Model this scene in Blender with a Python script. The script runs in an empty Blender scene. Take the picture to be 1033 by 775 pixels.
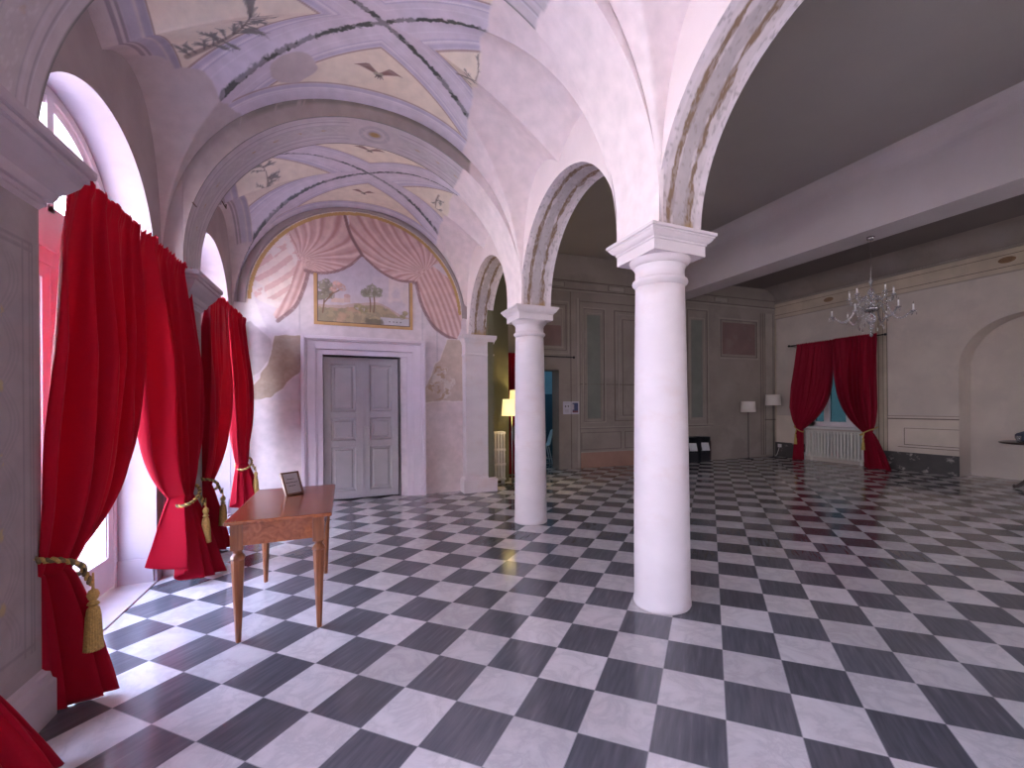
import bpy, bmesh, math, random
import numpy as np
from mathutils import Matrix, Vector

random.seed(7)
RNG = np.random.default_rng(11)
C = bpy.context.scene.collection
PI = math.pi

# ------------------------------------------------------------------ materials
def _nodes(name):
    m = bpy.data.materials.new(name)
    m.use_nodes = True
    nt = m.node_tree
    return m, nt, nt.nodes, nt.links, nt.nodes['Principled BSDF']

def pmat(name, col, rough=0.6, var=0.12, scale=5.0, bump=0.0, bscale=40.0, metal=0.0, spec=0.5,
         coat=0.0, stain=None, stain_amt=0.5, stain_scale=1.5, stain_lo=0.55, trans=0.0, stretch=None):
    """solid colour broken by noise, optional blotches of a second colour, optional bump"""
    m, nt, N, L, P = _nodes(name)
    tc = N.new('ShaderNodeTexCoord')
    src = tc.outputs['Object']
    if stretch:
        mp = N.new('ShaderNodeMapping'); mp.inputs['Scale'].default_value = stretch
        L.new(src, mp.inputs[0]); src = mp.outputs[0]
    nz = N.new('ShaderNodeTexNoise'); nz.inputs['Scale'].default_value = scale
    nz.inputs['Detail'].default_value = 6
    L.new(src, nz.inputs['Vector'])
    mr = N.new('ShaderNodeMapRange')
    mr.inputs['From Min'].default_value = 0.3; mr.inputs['From Max'].default_value = 0.7
    mr.inputs['To Min'].default_value = 1 - var; mr.inputs['To Max'].default_value = 1 + var
    L.new(nz.outputs['Fac'], mr.inputs['Value'])
    mx = N.new('ShaderNodeVectorMath'); mx.operation = 'MULTIPLY'
    mx.inputs[0].default_value = col[:3]
    L.new(mr.outputs[0], mx.inputs[1])
    out = mx.outputs[0]
    if stain:
        n2 = N.new('ShaderNodeTexNoise'); n2.inputs['Scale'].default_value = stain_scale
        n2.inputs['Detail'].default_value = 8; n2.inputs['Roughness'].default_value = 0.65
        L.new(src, n2.inputs['Vector'])
        r2 = N.new('ShaderNodeMapRange')
        r2.inputs['From Min'].default_value = stain_lo; r2.inputs['From Max'].default_value = stain_lo + 0.12
        r2.inputs['To Max'].default_value = stain_amt
        L.new(n2.outputs['Fac'], r2.inputs['Value'])
        mc = N.new('ShaderNodeMix'); mc.data_type = 'RGBA'
        L.new(r2.outputs[0], mc.inputs['Factor'])
        L.new(out, mc.inputs[6]); mc.inputs[7].default_value = (*stain[:3], 1)
        out = mc.outputs[2]
    L.new(out, P.inputs['Base Color'])
    P.inputs['Roughness'].default_value = rough
    P.inputs['Metallic'].default_value = metal
    P.inputs['Specular IOR Level'].default_value = spec
    P.inputs['Coat Weight'].default_value = coat
    P.inputs['Coat Roughness'].default_value = 0.08
    P.inputs['Transmission Weight'].default_value = trans
    if bump:
        nb = N.new('ShaderNodeTexNoise'); nb.inputs['Scale'].default_value = bscale
        nb.inputs['Detail'].default_value = 5
        L.new(src, nb.inputs['Vector'])
        b = N.new('ShaderNodeBump'); b.inputs['Strength'].default_value = bump
        b.inputs['Distance'].default_value = 0.01
        L.new(nb.outputs['Fac'], b.inputs['Height']); L.new(b.outputs[0], P.inputs['Normal'])
    return m

def painted_mat(name, rough=0.8, var=0.08, scale=9.0, bump=0.12):
    """fresco and limewash: the pigment is stored per point in the attribute 'paint'"""
    m, nt, N, L, P = _nodes(name)
    at = N.new('ShaderNodeAttribute'); at.attribute_name = 'paint'
    tc = N.new('ShaderNodeTexCoord')
    nz = N.new('ShaderNodeTexNoise'); nz.inputs['Scale'].default_value = scale
    nz.inputs['Detail'].default_value = 8
    L.new(tc.outputs['Object'], nz.inputs['Vector'])
    mr = N.new('ShaderNodeMapRange')
    mr.inputs['From Min'].default_value = 0.3; mr.inputs['From Max'].default_value = 0.7
    mr.inputs['To Min'].default_value = 1 - var; mr.inputs['To Max'].default_value = 1 + var
    L.new(nz.outputs['Fac'], mr.inputs['Value'])
    mx = N.new('ShaderNodeVectorMath'); mx.operation = 'MULTIPLY'
    L.new(at.outputs['Color'], mx.inputs[0]); L.new(mr.outputs[0], mx.inputs[1])
    L.new(mx.outputs[0], P.inputs['Base Color'])
    P.inputs['Roughness'].default_value = rough
    P.inputs['Specular IOR Level'].default_value = 0.25
    nb = N.new('ShaderNodeTexNoise'); nb.inputs['Scale'].default_value = 30
    L.new(tc.outputs['Object'], nb.inputs['Vector'])
    b = N.new('ShaderNodeBump'); b.inputs['Strength'].default_value = bump; b.inputs['Distance'].default_value = 0.01
    L.new(nb.outputs['Fac'], b.inputs['Height']); L.new(b.outputs[0], P.inputs['Normal'])
    return m

TILE = 0.3088
def marble_floor():
    m, nt, N, L, P = _nodes('chequered marble')
    tc = N.new('ShaderNodeTexCoord')
    mp = N.new('ShaderNodeMapping'); mp.vector_type = 'TEXTURE'
    mp.inputs['Location'].default_value = (2.2328, 2.1504, 0)
    mp.inputs['Rotation'].default_value = (0, 0, -PI/4)
    mp.inputs['Scale'].default_value = (TILE, TILE, TILE)
    L.new(tc.outputs['Object'], mp.inputs[0])
    g = mp.outputs[0]
    fl = N.new('ShaderNodeVectorMath'); fl.operation = 'FLOOR'; L.new(g, fl.inputs[0])
    fr = N.new('ShaderNodeVectorMath'); fr.operation = 'FRACTION'; L.new(g, fr.inputs[0])
    ck = N.new('ShaderNodeSeparateXYZ'); L.new(fl.outputs[0], ck.inputs[0])
    ad = N.new('ShaderNodeMath'); ad.operation = 'ADD'; L.new(ck.outputs[0], ad.inputs[0]); L.new(ck.outputs[1], ad.inputs[1])
    hf = N.new('ShaderNodeMath'); hf.operation = 'MULTIPLY'; hf.inputs[1].default_value = 0.5; L.new(ad.outputs[0], hf.inputs[0])
    ff = N.new('ShaderNodeMath'); ff.operation = 'FRACT'; L.new(hf.outputs[0], ff.inputs[0])
    dk = N.new('ShaderNodeMath'); dk.operation = 'GREATER_THAN'; dk.inputs[1].default_value = 0.25; L.new(ff.outputs[0], dk.inputs[0])
    wn = N.new('ShaderNodeTexWhiteNoise'); wn.noise_dimensions = '2D'; L.new(fl.outputs[0], wn.inputs['Vector'])
    # veins, shifted per tile so that no vein runs across a joint
    sh = N.new('ShaderNodeVectorMath'); sh.operation = 'SCALE'; L.new(wn.outputs['Color'], sh.inputs[0]); sh.inputs['Scale'].default_value = 37
    vv = N.new('ShaderNodeVectorMath'); vv.operation = 'ADD'; L.new(g, vv.inputs[0]); L.new(sh.outputs[0], vv.inputs[1])
    n1 = N.new('ShaderNodeTexNoise'); n1.inputs['Scale'].default_value = 1.6; n1.inputs['Detail'].default_value = 9
    n1.inputs['Roughness'].default_value = 0.62; n1.inputs['Distortion'].default_value = 0.55
    L.new(vv.outputs[0], n1.inputs['Vector'])
    ab = N.new('ShaderNodeMath'); ab.operation = 'SUBTRACT'; ab.inputs[1].default_value = 0.5; L.new(n1.outputs['Fac'], ab.inputs[0])
    ab2 = N.new('ShaderNodeMath'); ab2.operation = 'ABSOLUTE'; L.new(ab.outputs[0], ab2.inputs[0])
    rv = N.new('ShaderNodeValToRGB')
    e = rv.color_ramp.elements
    e[0].position = 0.0; e[0].color = (0.50, 0.45, 0.445, 1)
    e[1].position = 0.07; e[1].color = (0.575, 0.52, 0.51, 1)
    x = e.new(0.18); x.color = (0.62, 0.565, 0.555, 1)
    L.new(ab2.outputs[0], rv.inputs[0])
    # slate: straight grain
    ms = N.new('ShaderNodeMapping'); ms.inputs['Scale'].default_value = (7.0, 0.7, 1); L.new(vv.outputs[0], ms.inputs[0])
    n2 = N.new('ShaderNodeTexNoise'); n2.inputs['Scale'].default_value = 2.0; n2.inputs['Detail'].default_value = 7
    L.new(ms.outputs[0], n2.inputs['Vector'])
    rd = N.new('ShaderNodeValToRGB'); e = rd.color_ramp.elements
    e[0].position = 0.35; e[0].color = (0.088, 0.084, 0.094, 1)
    e[1].position = 0.62; e[1].color = (0.116, 0.110, 0.121, 1)
    x = e.new(0.78); x.color = (0.16, 0.152, 0.163, 1)
    L.new(n2.outputs['Fac'], rd.inputs[0])
    mx = N.new('ShaderNodeMix'); mx.data_type = 'RGBA'
    L.new(dk.outputs[0], mx.inputs['Factor']); L.new(rv.outputs[0], mx.inputs[6]); L.new(rd.outputs[0], mx.inputs[7])
    # per tile brightness
    tv = N.new('ShaderNodeMapRange'); tv.inputs['To Min'].default_value = 0.84; tv.inputs['To Max'].default_value = 1.14
    L.new(wn.outputs['Value'], tv.inputs['Value'])
    m2 = N.new('ShaderNodeVectorMath'); m2.operation = 'MULTIPLY'; L.new(mx.outputs[2], m2.inputs[0]); L.new(tv.outputs[0], m2.inputs[1])
    # joints
    sx = N.new('ShaderNodeSeparateXYZ'); L.new(fr.outputs[0], sx.inputs[0])
    js = []
    for k in (0, 1):
        s = N.new('ShaderNodeMath'); s.operation = 'SUBTRACT'; s.inputs[1].default_value = 0.5; L.new(sx.outputs[k], s.inputs[0])
        a = N.new('ShaderNodeMath'); a.operation = 'ABSOLUTE'; L.new(s.outputs[0], a.inputs[0]); js.append(a)
    mm = N.new('ShaderNodeMath'); mm.operation = 'MAXIMUM'; L.new(js[0].outputs[0], mm.inputs[0]); L.new(js[1].outputs[0], mm.inputs[1])
    jt = N.new('ShaderNodeMath'); jt.operation = 'GREATER_THAN'; jt.inputs[1].default_value = 0.4935; L.new(mm.outputs[0], jt.inputs[0])
    mj = N.new('ShaderNodeMix'); mj.data_type = 'RGBA'
    L.new(jt.outputs[0], mj.inputs['Factor']); L.new(m2.outputs[0], mj.inputs[6]); mj.inputs[7].default_value = (0.30, 0.28, 0.28, 1)
    L.new(mj.outputs[2], P.inputs['Base Color'])
    nr = N.new('ShaderNodeTexNoise'); nr.inputs['Scale'].default_value = 3.0; nr.inputs['Detail'].default_value = 4
    L.new(tc.outputs['Object'], nr.inputs['Vector'])
    rr = N.new('ShaderNodeMapRange'); rr.inputs['To Min'].default_value = 0.08; rr.inputs['To Max'].default_value = 0.18
    L.new(nr.outputs['Fac'], rr.inputs['Value']); L.new(rr.outputs[0], P.inputs['Roughness'])
    P.inputs['Specular IOR Level'].default_value = 0.5
    b = N.new('ShaderNodeBump'); b.inputs['Strength'].default_value = 0.05; b.inputs['Distance'].default_value = 0.01
    nb = N.new('ShaderNodeTexNoise'); nb.inputs['Scale'].default_value = 9; L.new(tc.outputs['Object'], nb.inputs['Vector'])
    L.new(nb.outputs['Fac'], b.inputs['Height']); L.new(b.outputs[0], P.inputs['Normal'])
    return m

def wood_mat(name, c1, c2, rough=0.3, axis=(14, 1.2, 14), coat=0.3):
    m, nt, N, L, P = _nodes(name)
    tc = N.new('ShaderNodeTexCoord')
    mp = N.new('ShaderNodeMapping'); mp.inputs['Scale'].default_value = axis; L.new(tc.outputs['Object'], mp.inputs[0])
    n = N.new('ShaderNodeTexNoise'); n.inputs['Scale'].default_value = 1.5; n.inputs['Detail'].default_value = 8
    n.inputs['Distortion'].default_value = 1.2
    L.new(mp.outputs[0], n.inputs['Vector'])
    r = N.new('ShaderNodeValToRGB'); r.color_ramp.elements[0].position = 0.3; r.color_ramp.elements[1].position = 0.72
    r.color_ramp.elements[0].color = (*c1, 1); r.color_ramp.elements[1].color = (*c2, 1)
    L.new(n.outputs['Fac'], r.inputs[0]); L.new(r.outputs[0], P.inputs['Base Color'])
    P.inputs['Roughness'].default_value = rough; P.inputs['Coat Weight'].default_value = coat
    P.inputs['Coat Roughness'].default_value = 0.12
    return m

def cloth_mat(name, col, trans_col, fac=0.3, rough=0.65):
    m, nt, N, L, P = _nodes(name)
    tc = N.new('ShaderNodeTexCoord')
    n = N.new('ShaderNodeTexNoise'); n.inputs['Scale'].default_value = 260; n.inputs['Detail'].default_value = 3
    mp = N.new('ShaderNodeMapping'); mp.inputs['Scale'].default_value = (1, 1, 0.25); L.new(tc.outputs['Object'], mp.inputs[0])
    L.new(mp.outputs[0], n.inputs['Vector'])
    mr = N.new('ShaderNodeMapRange'); mr.inputs['To Min'].default_value = 0.86; mr.inputs['To Max'].default_value = 1.14
    L.new(n.outputs['Fac'], mr.inputs['Value'])
    mx = N.new('ShaderNodeVectorMath'); mx.operation = 'MULTIPLY'; mx.inputs[0].default_value = col; L.new(mr.outputs[0], mx.inputs[1])
    L.new(mx.outputs[0], P.inputs['Base Color'])
    P.inputs['Roughness'].default_value = rough; P.inputs['Specular IOR Level'].default_value = 0.15
    P.inputs['Sheen Weight'].default_value = 0.08; P.inputs['Sheen Tint'].default_value = (1, 0.25, 0.3, 1)
    T = N.new('ShaderNodeBsdfTranslucent'); T.inputs['Color'].default_value = (*trans_col, 1)
    M = N.new('ShaderNodeMixShader'); M.inputs[0].default_value = fac
    L.new(P.outputs[0], M.inputs[1]); L.new(T.outputs[0], M.inputs[2])
    L.new(M.outputs[0], N['Material Output'].inputs['Surface'])
    return m

def pane_mat(name, tint=(0.96, 0.98, 1.0), gloss=0.07):
    m, nt, N, L, P = _nodes(name)
    tr = N.new('ShaderNodeBsdfTransparent'); tr.inputs[0].default_value = (*tint, 1)
    gl = N.new('ShaderNodeBsdfGlossy'); gl.inputs['Roughness'].default_value = 0.02
    ms = N.new('ShaderNodeMixShader'); ms.inputs[0].default_value = gloss
    L.new(tr.outputs[0], ms.inputs[1]); L.new(gl.outputs[0], ms.inputs[2])
    L.new(ms.outputs[0], N['Material Output'].inputs['Surface'])
    return m

def lit_shade(name, col, strength):
    m, nt, N, L, P = _nodes(name)
    P.inputs['Base Color'].default_value = (0.8, 0.72, 0.5, 1); P.inputs['Roughness'].default_value = 0.8
    tc = N.new('ShaderNodeTexCoord'); n = N.new('ShaderNodeTexNoise'); n.inputs['Scale'].default_value = 60
    L.new(tc.outputs['Object'], n.inputs['Vector'])
    mr = N.new('ShaderNodeMapRange'); mr.inputs['To Min'].default_value = strength*0.92; mr.inputs['To Max'].default_value = strength*1.08
    L.new(n.outputs['Fac'], mr.inputs['Value'])
    P.inputs['Emission Color'].default_value = (*col, 1); L.new(mr.outputs[0], P.inputs['Emission Strength'])
    return m

M = {}
M['floor'] = marble_floor()
M['fresco'] = painted_mat('fresco pigment')
M['plaster'] = pmat('pink limewash', (0.75, 0.635, 0.625), 0.85, 0.05, 2.5, 0.12, 25, stain=(0.72, 0.60, 0.57), stain_amt=0.35, spec=0.2)
M['column'] = pmat('white limewashed column', (0.64, 0.55, 0.555), 0.6, 0.05, 3, 0.18, 18, stain=(0.60, 0.46, 0.43), stain_amt=0.5, stain_scale=2.2, stretch=(1, 1, 1.6), spec=0.3)
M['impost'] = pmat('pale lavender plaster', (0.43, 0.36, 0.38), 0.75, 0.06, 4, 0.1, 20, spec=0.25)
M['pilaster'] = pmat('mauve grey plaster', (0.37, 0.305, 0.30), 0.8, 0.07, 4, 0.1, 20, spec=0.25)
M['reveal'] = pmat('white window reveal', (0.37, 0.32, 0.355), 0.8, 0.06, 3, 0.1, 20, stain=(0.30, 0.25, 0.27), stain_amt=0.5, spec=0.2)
M['lavtrim'] = pmat('lavender door surround', (0.68, 0.58, 0.64), 0.55, 0.04, 5, 0.05, 30, spec=0.3)
M['lavline'] = pmat('lavender print', (0.40, 0.34, 0.40), 0.6, 0.05, 5)  # flat lavender, used for the poster print
M['doorgrey'] = pmat('grey painted door', (0.43, 0.395, 0.40), 0.45, 0.05, 6, 0.04, 40)
M['iron'] = pmat('dark iron', (0.035, 0.03, 0.03), 0.45, 0.2, 20, metal=0.6)
M['steel'] = pmat('brushed steel', (0.5, 0.48, 0.47), 0.3, 0.1, 20, metal=1.0)
M['velvet'] = cloth_mat('red curtain cloth', (0.36, 0.002, 0.018), (0.75, 0.004, 0.035), 0.20)
M['velvetdark'] = cloth_mat('crimson curtain cloth', (0.27, 0.004, 0.022), (0.4, 0.004, 0.02), 0.15)
M['gold'] = pmat('gold passementerie', (0.52, 0.33, 0.09), 0.55, 0.25, 90, 0.5, 160)
M['cord'] = pmat('olive shade cord', (0.20, 0.14, 0.06), 0.7, 0.3, 90, 0.5, 160)  # olive strand stands in for shade along the gold rope
M['cherry'] = wood_mat('cherry table wood', (0.21, 0.05, 0.017), (0.43, 0.13, 0.042), 0.24, (14, 1.3, 14), 0.4)
M['cherryleg'] = wood_mat('cherry leg wood', (0.19, 0.055, 0.018), (0.33, 0.115, 0.042), 0.35, (16, 16, 1.4), 0.2)
M['frame'] = wood_mat('brown frame wood', (0.10, 0.035, 0.02), (0.22, 0.09, 0.04), 0.35)
M['card'] = pmat('grey printed card', (0.42, 0.38, 0.38), 0.5, 0.05, 40)
M['ink'] = pmat('dark print', (0.06, 0.05, 0.055), 0.6, 0.1, 40)
M['winframe'] = pmat('painted window wood', (0.74, 0.66, 0.67), 0.4, 0.05, 8, 0.04, 40)
M['glass'] = pane_mat('window glass')
M['bluegl'] = pane_mat('blue dusk glass', (0.034, 0.054, 0.060), 0.03)
M['step'] = pmat('worn pink stone', (0.50, 0.42, 0.41), 0.4, 0.1, 6, 0.1, 20)
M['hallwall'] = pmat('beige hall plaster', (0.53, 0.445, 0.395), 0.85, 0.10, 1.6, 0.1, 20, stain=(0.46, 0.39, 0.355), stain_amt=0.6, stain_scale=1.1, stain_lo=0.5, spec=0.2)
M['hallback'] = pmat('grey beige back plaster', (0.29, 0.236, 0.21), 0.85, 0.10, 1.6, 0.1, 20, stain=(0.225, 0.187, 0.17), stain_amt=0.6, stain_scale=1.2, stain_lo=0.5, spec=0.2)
M['hallline'] = pmat('brown painted line', (0.15, 0.112, 0.095), 0.85, 0.15, 6)
M['hallpale'] = pmat('pale painted band', (0.33, 0.275, 0.24), 0.85, 0.1, 3)
M['frieze'] = pmat('ochre frieze band', (0.50, 0.40, 0.31), 0.85, 0.12, 2.5, stain=(0.40, 0.33, 0.27), stain_amt=0.6, spec=0.2)
M['dado'] = pmat('cream dado paint', (0.60, 0.495, 0.42), 0.8, 0.08, 2.5, spec=0.2)
M['sage'] = pmat('sage panel paint', (0.175, 0.175, 0.155), 0.85, 0.12, 3)
M['rosepanel'] = pmat('faded rose panel', (0.20, 0.118, 0.11), 0.85, 0.12, 3, stain=(0.27, 0.235, 0.23), stain_amt=0.3, stain_scale=2.0, stain_lo=0.55)
M['terracotta'] = pmat('terracotta dado', (0.33, 0.18, 0.135), 0.8, 0.1, 3)
M['darkskirt'] = pmat('chipped black skirting', (0.062, 0.052, 0.05), 0.5, 0.15, 6, stain=(0.55, 0.47, 0.44), stain_amt=1.0, stain_scale=4.5, stain_lo=0.59)
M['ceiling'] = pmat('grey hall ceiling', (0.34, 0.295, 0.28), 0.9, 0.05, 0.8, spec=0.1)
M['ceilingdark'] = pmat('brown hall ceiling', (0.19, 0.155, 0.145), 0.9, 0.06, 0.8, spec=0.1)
M['beam'] = pmat('grey beam plaster', (0.50, 0.43, 0.425), 0.85, 0.05, 1.5, spec=0.2)
M['medal'] = pmat('brown medallion', (0.22, 0.12, 0.06), 0.8, 0.2, 12)
M['radiator'] = pmat('cream radiator enamel', (0.66, 0.60, 0.55), 0.35, 0.05, 6)
M['gap'] = pmat('painted gap shade', (0.06, 0.05, 0.045), 0.8, 0.1, 6)
M['shade'] = pmat('cream lamp shade', (0.74, 0.65, 0.60), 0.8, 0.05, 60)
M['shadelit'] = lit_shade('glowing lamp shade', (1.0, 0.80, 0.30), 0.5)
M['crystal'] = pmat('clear crystal', (0.80, 0.76, 0.77), 0.06, 0.05, 10, trans=0.75, spec=0.8)
M['chrome'] = pmat('polished chrome', (0.45, 0.42, 0.42), 0.15, 0.05, 10, metal=1.0)
M['candle'] = pmat('white candle sleeve', (0.85, 0.80, 0.80), 0.4, 0.03, 10)
M['blackbox'] = pmat('black plastic', (0.012, 0.012, 0.016), 0.4, 0.1, 20)
M['paper'] = pmat('white paper', (0.62, 0.60, 0.62), 0.7, 0.05, 20)
M['bluecloth'] = pmat('dark blue cloth', (0.05, 0.06, 0.095), 0.9, 0.2, 40, 0.4, 80)
M['darkwood'] = wood_mat('dark round table wood', (0.022, 0.013, 0.011), (0.06, 0.03, 0.025), 0.3)
M['posterblue'] = pmat('blue poster print', (0.035, 0.045, 0.12), 0.6, 0.3, 30)
M['posterred'] = pmat('red poster print', (0.16, 0.04, 0.06), 0.6, 0.3, 30)
M['posterpale'] = pmat('lilac poster paper', (0.52, 0.47, 0.55), 0.6, 0.06, 30)
M['roomblue'] = pmat('blue lit room wall', (0.28, 0.36, 0.40), 0.85, 0.08, 2)
M['navy'] = pmat('navy cupboard', (0.035, 0.06, 0.085), 0.6, 0.1, 4)
M['chairwhite'] = pmat('white moulded chair', (0.55, 0.60, 0.64), 0.4, 0.04, 8)
M['terrace'] = pmat('pale terrace stone', (0.68, 0.62, 0.60), 0.8, 0.1, 3)
M['leaf'] = pmat('garden leaves', (0.10, 0.20, 0.05), 0.6, 0.4, 12)
M['plastic'] = pmat('white plastic', (0.70, 0.66, 0.65), 0.4, 0.03, 10)
M['olive'] = pmat('olive green plaster', (0.13, 0.115, 0.065), 0.85, 0.1, 2)
M['orange'] = pmat('ochre fresco frame', (0.52, 0.30, 0.14), 0.8, 0.1, 8)
M['rust'] = pmat('rusty iron', (0.10, 0.05, 0.035), 0.8, 0.3, 30)

# ------------------------------------------------------------------ mesh builder
class MB:
    def __init__(s, T=None):
        s.v = []; s.f = []; s.m = []; s.c = []; s.sm = []; s.T = T
        s.col = None
    def add(s, vs, fs, m=0, smooth=False, cols=None):
        o = len(s.v)
        s.v.extend([tuple(p) for p in vs]); s.f.extend([tuple(i + o for i in f) for f in fs])
        s.m.extend([m]*len(fs)); s.sm.extend([smooth]*len(fs))
        if cols is None: cols = [(0.5, 0.5, 0.5)]*len(vs)
        s.c.extend([tuple(c) for c in cols])
        return s
    def box(s, x0, x1, y0, y1, z0, z1, m=0, col=None):
        x0, x1 = min(x0, x1), max(x0, x1); y0, y1 = min(y0, y1), max(y0, y1); z0, z1 = min(z0, z1), max(z0, z1)
        v = [(x0,y0,z0),(x1,y0,z0),(x1,y1,z0),(x0,y1,z0),(x0,y0,z1),(x1,y0,z1),(x1,y1,z1),(x0,y1,z1)]
        return s.add(v, [(0,3,2,1),(4,5,6,7),(0,1,5,4),(1,2,6,5),(2,3,7,6),(3,0,4,7)], m, cols=[col]*8 if col else None)
    def prism(s, poly, d, m=0, smooth=False):
        """poly: list of 3d points (planar loop), extruded by vector d"""
        n = len(poly); d = Vector(d)
        v = [Vector(p) for p in poly] + [Vector(p) + d for p in poly]
        f = [tuple(range(n))[::-1], tuple(range(n, 2*n))] + [(i, (i+1) % n, n+(i+1) % n, n+i) for i in range(n)]
        return s.add(v, f, m, smooth)
    def tube(s, path, r, seg=8, m=0, closed=False, smooth=True):
        P = [Vector(p) for p in path]; n = len(P)
        R = r if hasattr(r, '__len__') else [r]*n
        vs = []; up = Vector((0.13, 0.31, 0.94)).normalized()
        for i, p in enumerate(P):
            if closed: t = P[(i+1) % n] - P[i-1]
            else: t = P[min(i+1, n-1)] - P[max(i-1, 0)]
            if t.length < 1e-9: t = Vector((0, 0, 1))
            t.normalize()
            a = t.cross(up)
            if a.length < 0.05: a = t.cross(Vector((1, 0.2, 0)))
            a.normalize(); b = t.cross(a)
            for k in range(seg):
                q = 2*PI*k/seg
                vs.append(p + (a*math.cos(q) + b*math.sin(q))*R[i])
        fs = []
        for i in range(n if closed else n-1):
            j = (i+1) % n
            for k in range(seg):
                fs.append((i*seg+k, i*seg+(k+1) % seg, j*seg+(k+1) % seg, j*seg+k))
        if not closed:
            fs.append(tuple(range(seg))[::-1]); fs.append(tuple((n-1)*seg+k for k in range(seg)))
        return s.add(vs, fs, m, smooth)
    def lathe(s, prof, c=(0, 0, 0), seg=32, m=0, smooth=True, ridge=0.0, nr=0):
        vs = []; n = len(prof)
        for (r, z) in prof:
            for k in range(seg):
                q = 2*PI*k/seg
                rr = r*(1 + ridge*math.cos(nr*q)) if ridge else r
                vs.append((c[0]+rr*math.cos(q), c[1]+rr*math.sin(q), c[2]+z))
        fs = [(i*seg+k, i*seg+(k+1) % seg, (i+1)*seg+(k+1) % seg, (i+1)*seg+k) for i in range(n-1) for k in range(seg)]
        fs.append(tuple(range(seg))[::-1]); fs.append(tuple((n-1)*seg+k for k in range(seg)))
        return s.add(vs, fs, m, smooth)
    def sweep_rect(s, prof, x0, x1, y0, y1, m=0):
        """moulding with profile (out, z) run round a rectangle: mitred corners"""
        vs = []; n = len(prof)
        for (o, z) in prof:
            vs += [(x0-o, y0-o, z), (x1+o, y0-o, z), (x1+o, y1+o, z), (x0-o, y1+o, z)]
        fs = [(i*4+k, i*4+(k+1) % 4, (i+1)*4+(k+1) % 4, (i+1)*4+k) for i in range(n-1) for k in range(4)]
        fs.append((0, 3, 2, 1)); fs.append(tuple((n-1)*4+k for k in range(4)))
        return s.add(vs, fs, m)
    def grid(s, P, cols=None, m=0, smooth=True, skip=None, flip=False):
        n, k = P.shape[:2]
        idx = np.arange(n*k).reshape(n, k)
        q = np.stack([idx[:-1, :-1], idx[1:, :-1], idx[1:, 1:], idx[:-1, 1:]], -1)
        if skip is not None: q = q[~skip]
        q = q.reshape(-1, 4)
        if flip: q = q[:, ::-1]
        return s.add(P.reshape(-1, 3).tolist(), q.tolist(), m, smooth, cols.reshape(-1, 3).tolist() if cols is not None else None)
    def frame(s, a0, a1, z0, z1, w, d0, d1, m=0):
        """rectangular frame in the local x-z plane, thickness y from d0 to d1"""
        s.box(a0, a1, d0, d1, z0, z0+w, m); s.box(a0, a1, d0, d1, z1-w, z1, m)
        s.box(a0, a0+w, d0, d1, z0+w, z1-w, m); s.box(a1-w, a1, d0, d1, z0+w, z1-w, m)
        return s
    def build(s, name, mats, parent=None, paint=False, bevel=0.0, recalc=True):
        me = bpy.data.meshes.new(name)
        v = s.v
        if s.T is not None: v = [tuple(s.T @ Vector(p)) for p in v]
        me.from_pydata(v, [], s.f)
        if not isinstance(mats, (list, tuple)): mats = [mats]
        for x in mats: me.materials.append(M[x] if isinstance(x, str) else x)
        me.polygons.foreach_set('material_index', s.m)
        me.polygons.foreach_set('use_smooth', s.sm)
        if paint:
            a = me.color_attributes.new('paint', 'FLOAT_COLOR', 'POINT')
            c = np.ones((len(s.v), 4), np.float32); c[:, :3] = np.array(s.c, np.float32)
            a.data.foreach_set('color', c.ravel())
        if recalc and len(s.f) < 60000:
            b = bmesh.new(); b.from_mesh(me); bmesh.ops.recalc_face_normals(b, faces=b.faces); b.to_mesh(me); b.free()
        me.update()
        o = bpy.data.objects.new(name, me); C.objects.link(o)
        if parent:
            o.parent = parent
            if s.T is not None or getattr(s, 'world', False):
                o.matrix_parent_inverse = parent.matrix_basis.inverted()
        if bevel:
            bv = o.modifiers.new('bevel', 'BEVEL'); bv.width = bevel; bv.segments = 2; bv.limit_method = 'ANGLE'
        return o

def W(T=None):
    """a builder whose coordinates are world coordinates"""
    b = MB(T); b.world = True
    return b

def thing(name, label, cat, loc=(0, 0, 0), rz=0.0, group=None):
    o = bpy.data.objects.new(name, None); C.objects.link(o)
    o.empty_display_size = 0.1
    o.matrix_basis = Matrix.Translation(loc) @ Matrix.Rotation(rz, 4, 'Z')
    o['label'] = label; o['category'] = cat
    if group: o['group'] = group
    return o

def tag(o, label, cat, group=None, kind=None):
    o['label'] = label; o['category'] = cat
    if group: o['group'] = group
    if kind: o['kind'] = kind
    return o

def structure(name, label=None):
    o = bpy.data.objects.new(name, None); C.objects.link(o); o['kind'] = 'structure'
    if label: o['label'] = label
    return o

def struct(o, label=None):
    o['kind'] = 'structure'
    if label: o['label'] = label
    return o

def dup(root, loc, rz=None, label=None):
    def cp(o, par):
        c = o.copy(); C.objects.link(c); c.parent = par
        for ch in list(o.children): cp(ch, c)
        return c
    r = root.copy(); C.objects.link(r)
    for ch in list(root.children): cp(ch, r)
    if rz is None: rz = root.rotation_euler.z
    r.matrix_basis = Matrix.Translation(loc) @ Matrix.Rotation(rz, 4, 'Z')
    if label: r['label'] = label
    return r

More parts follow.
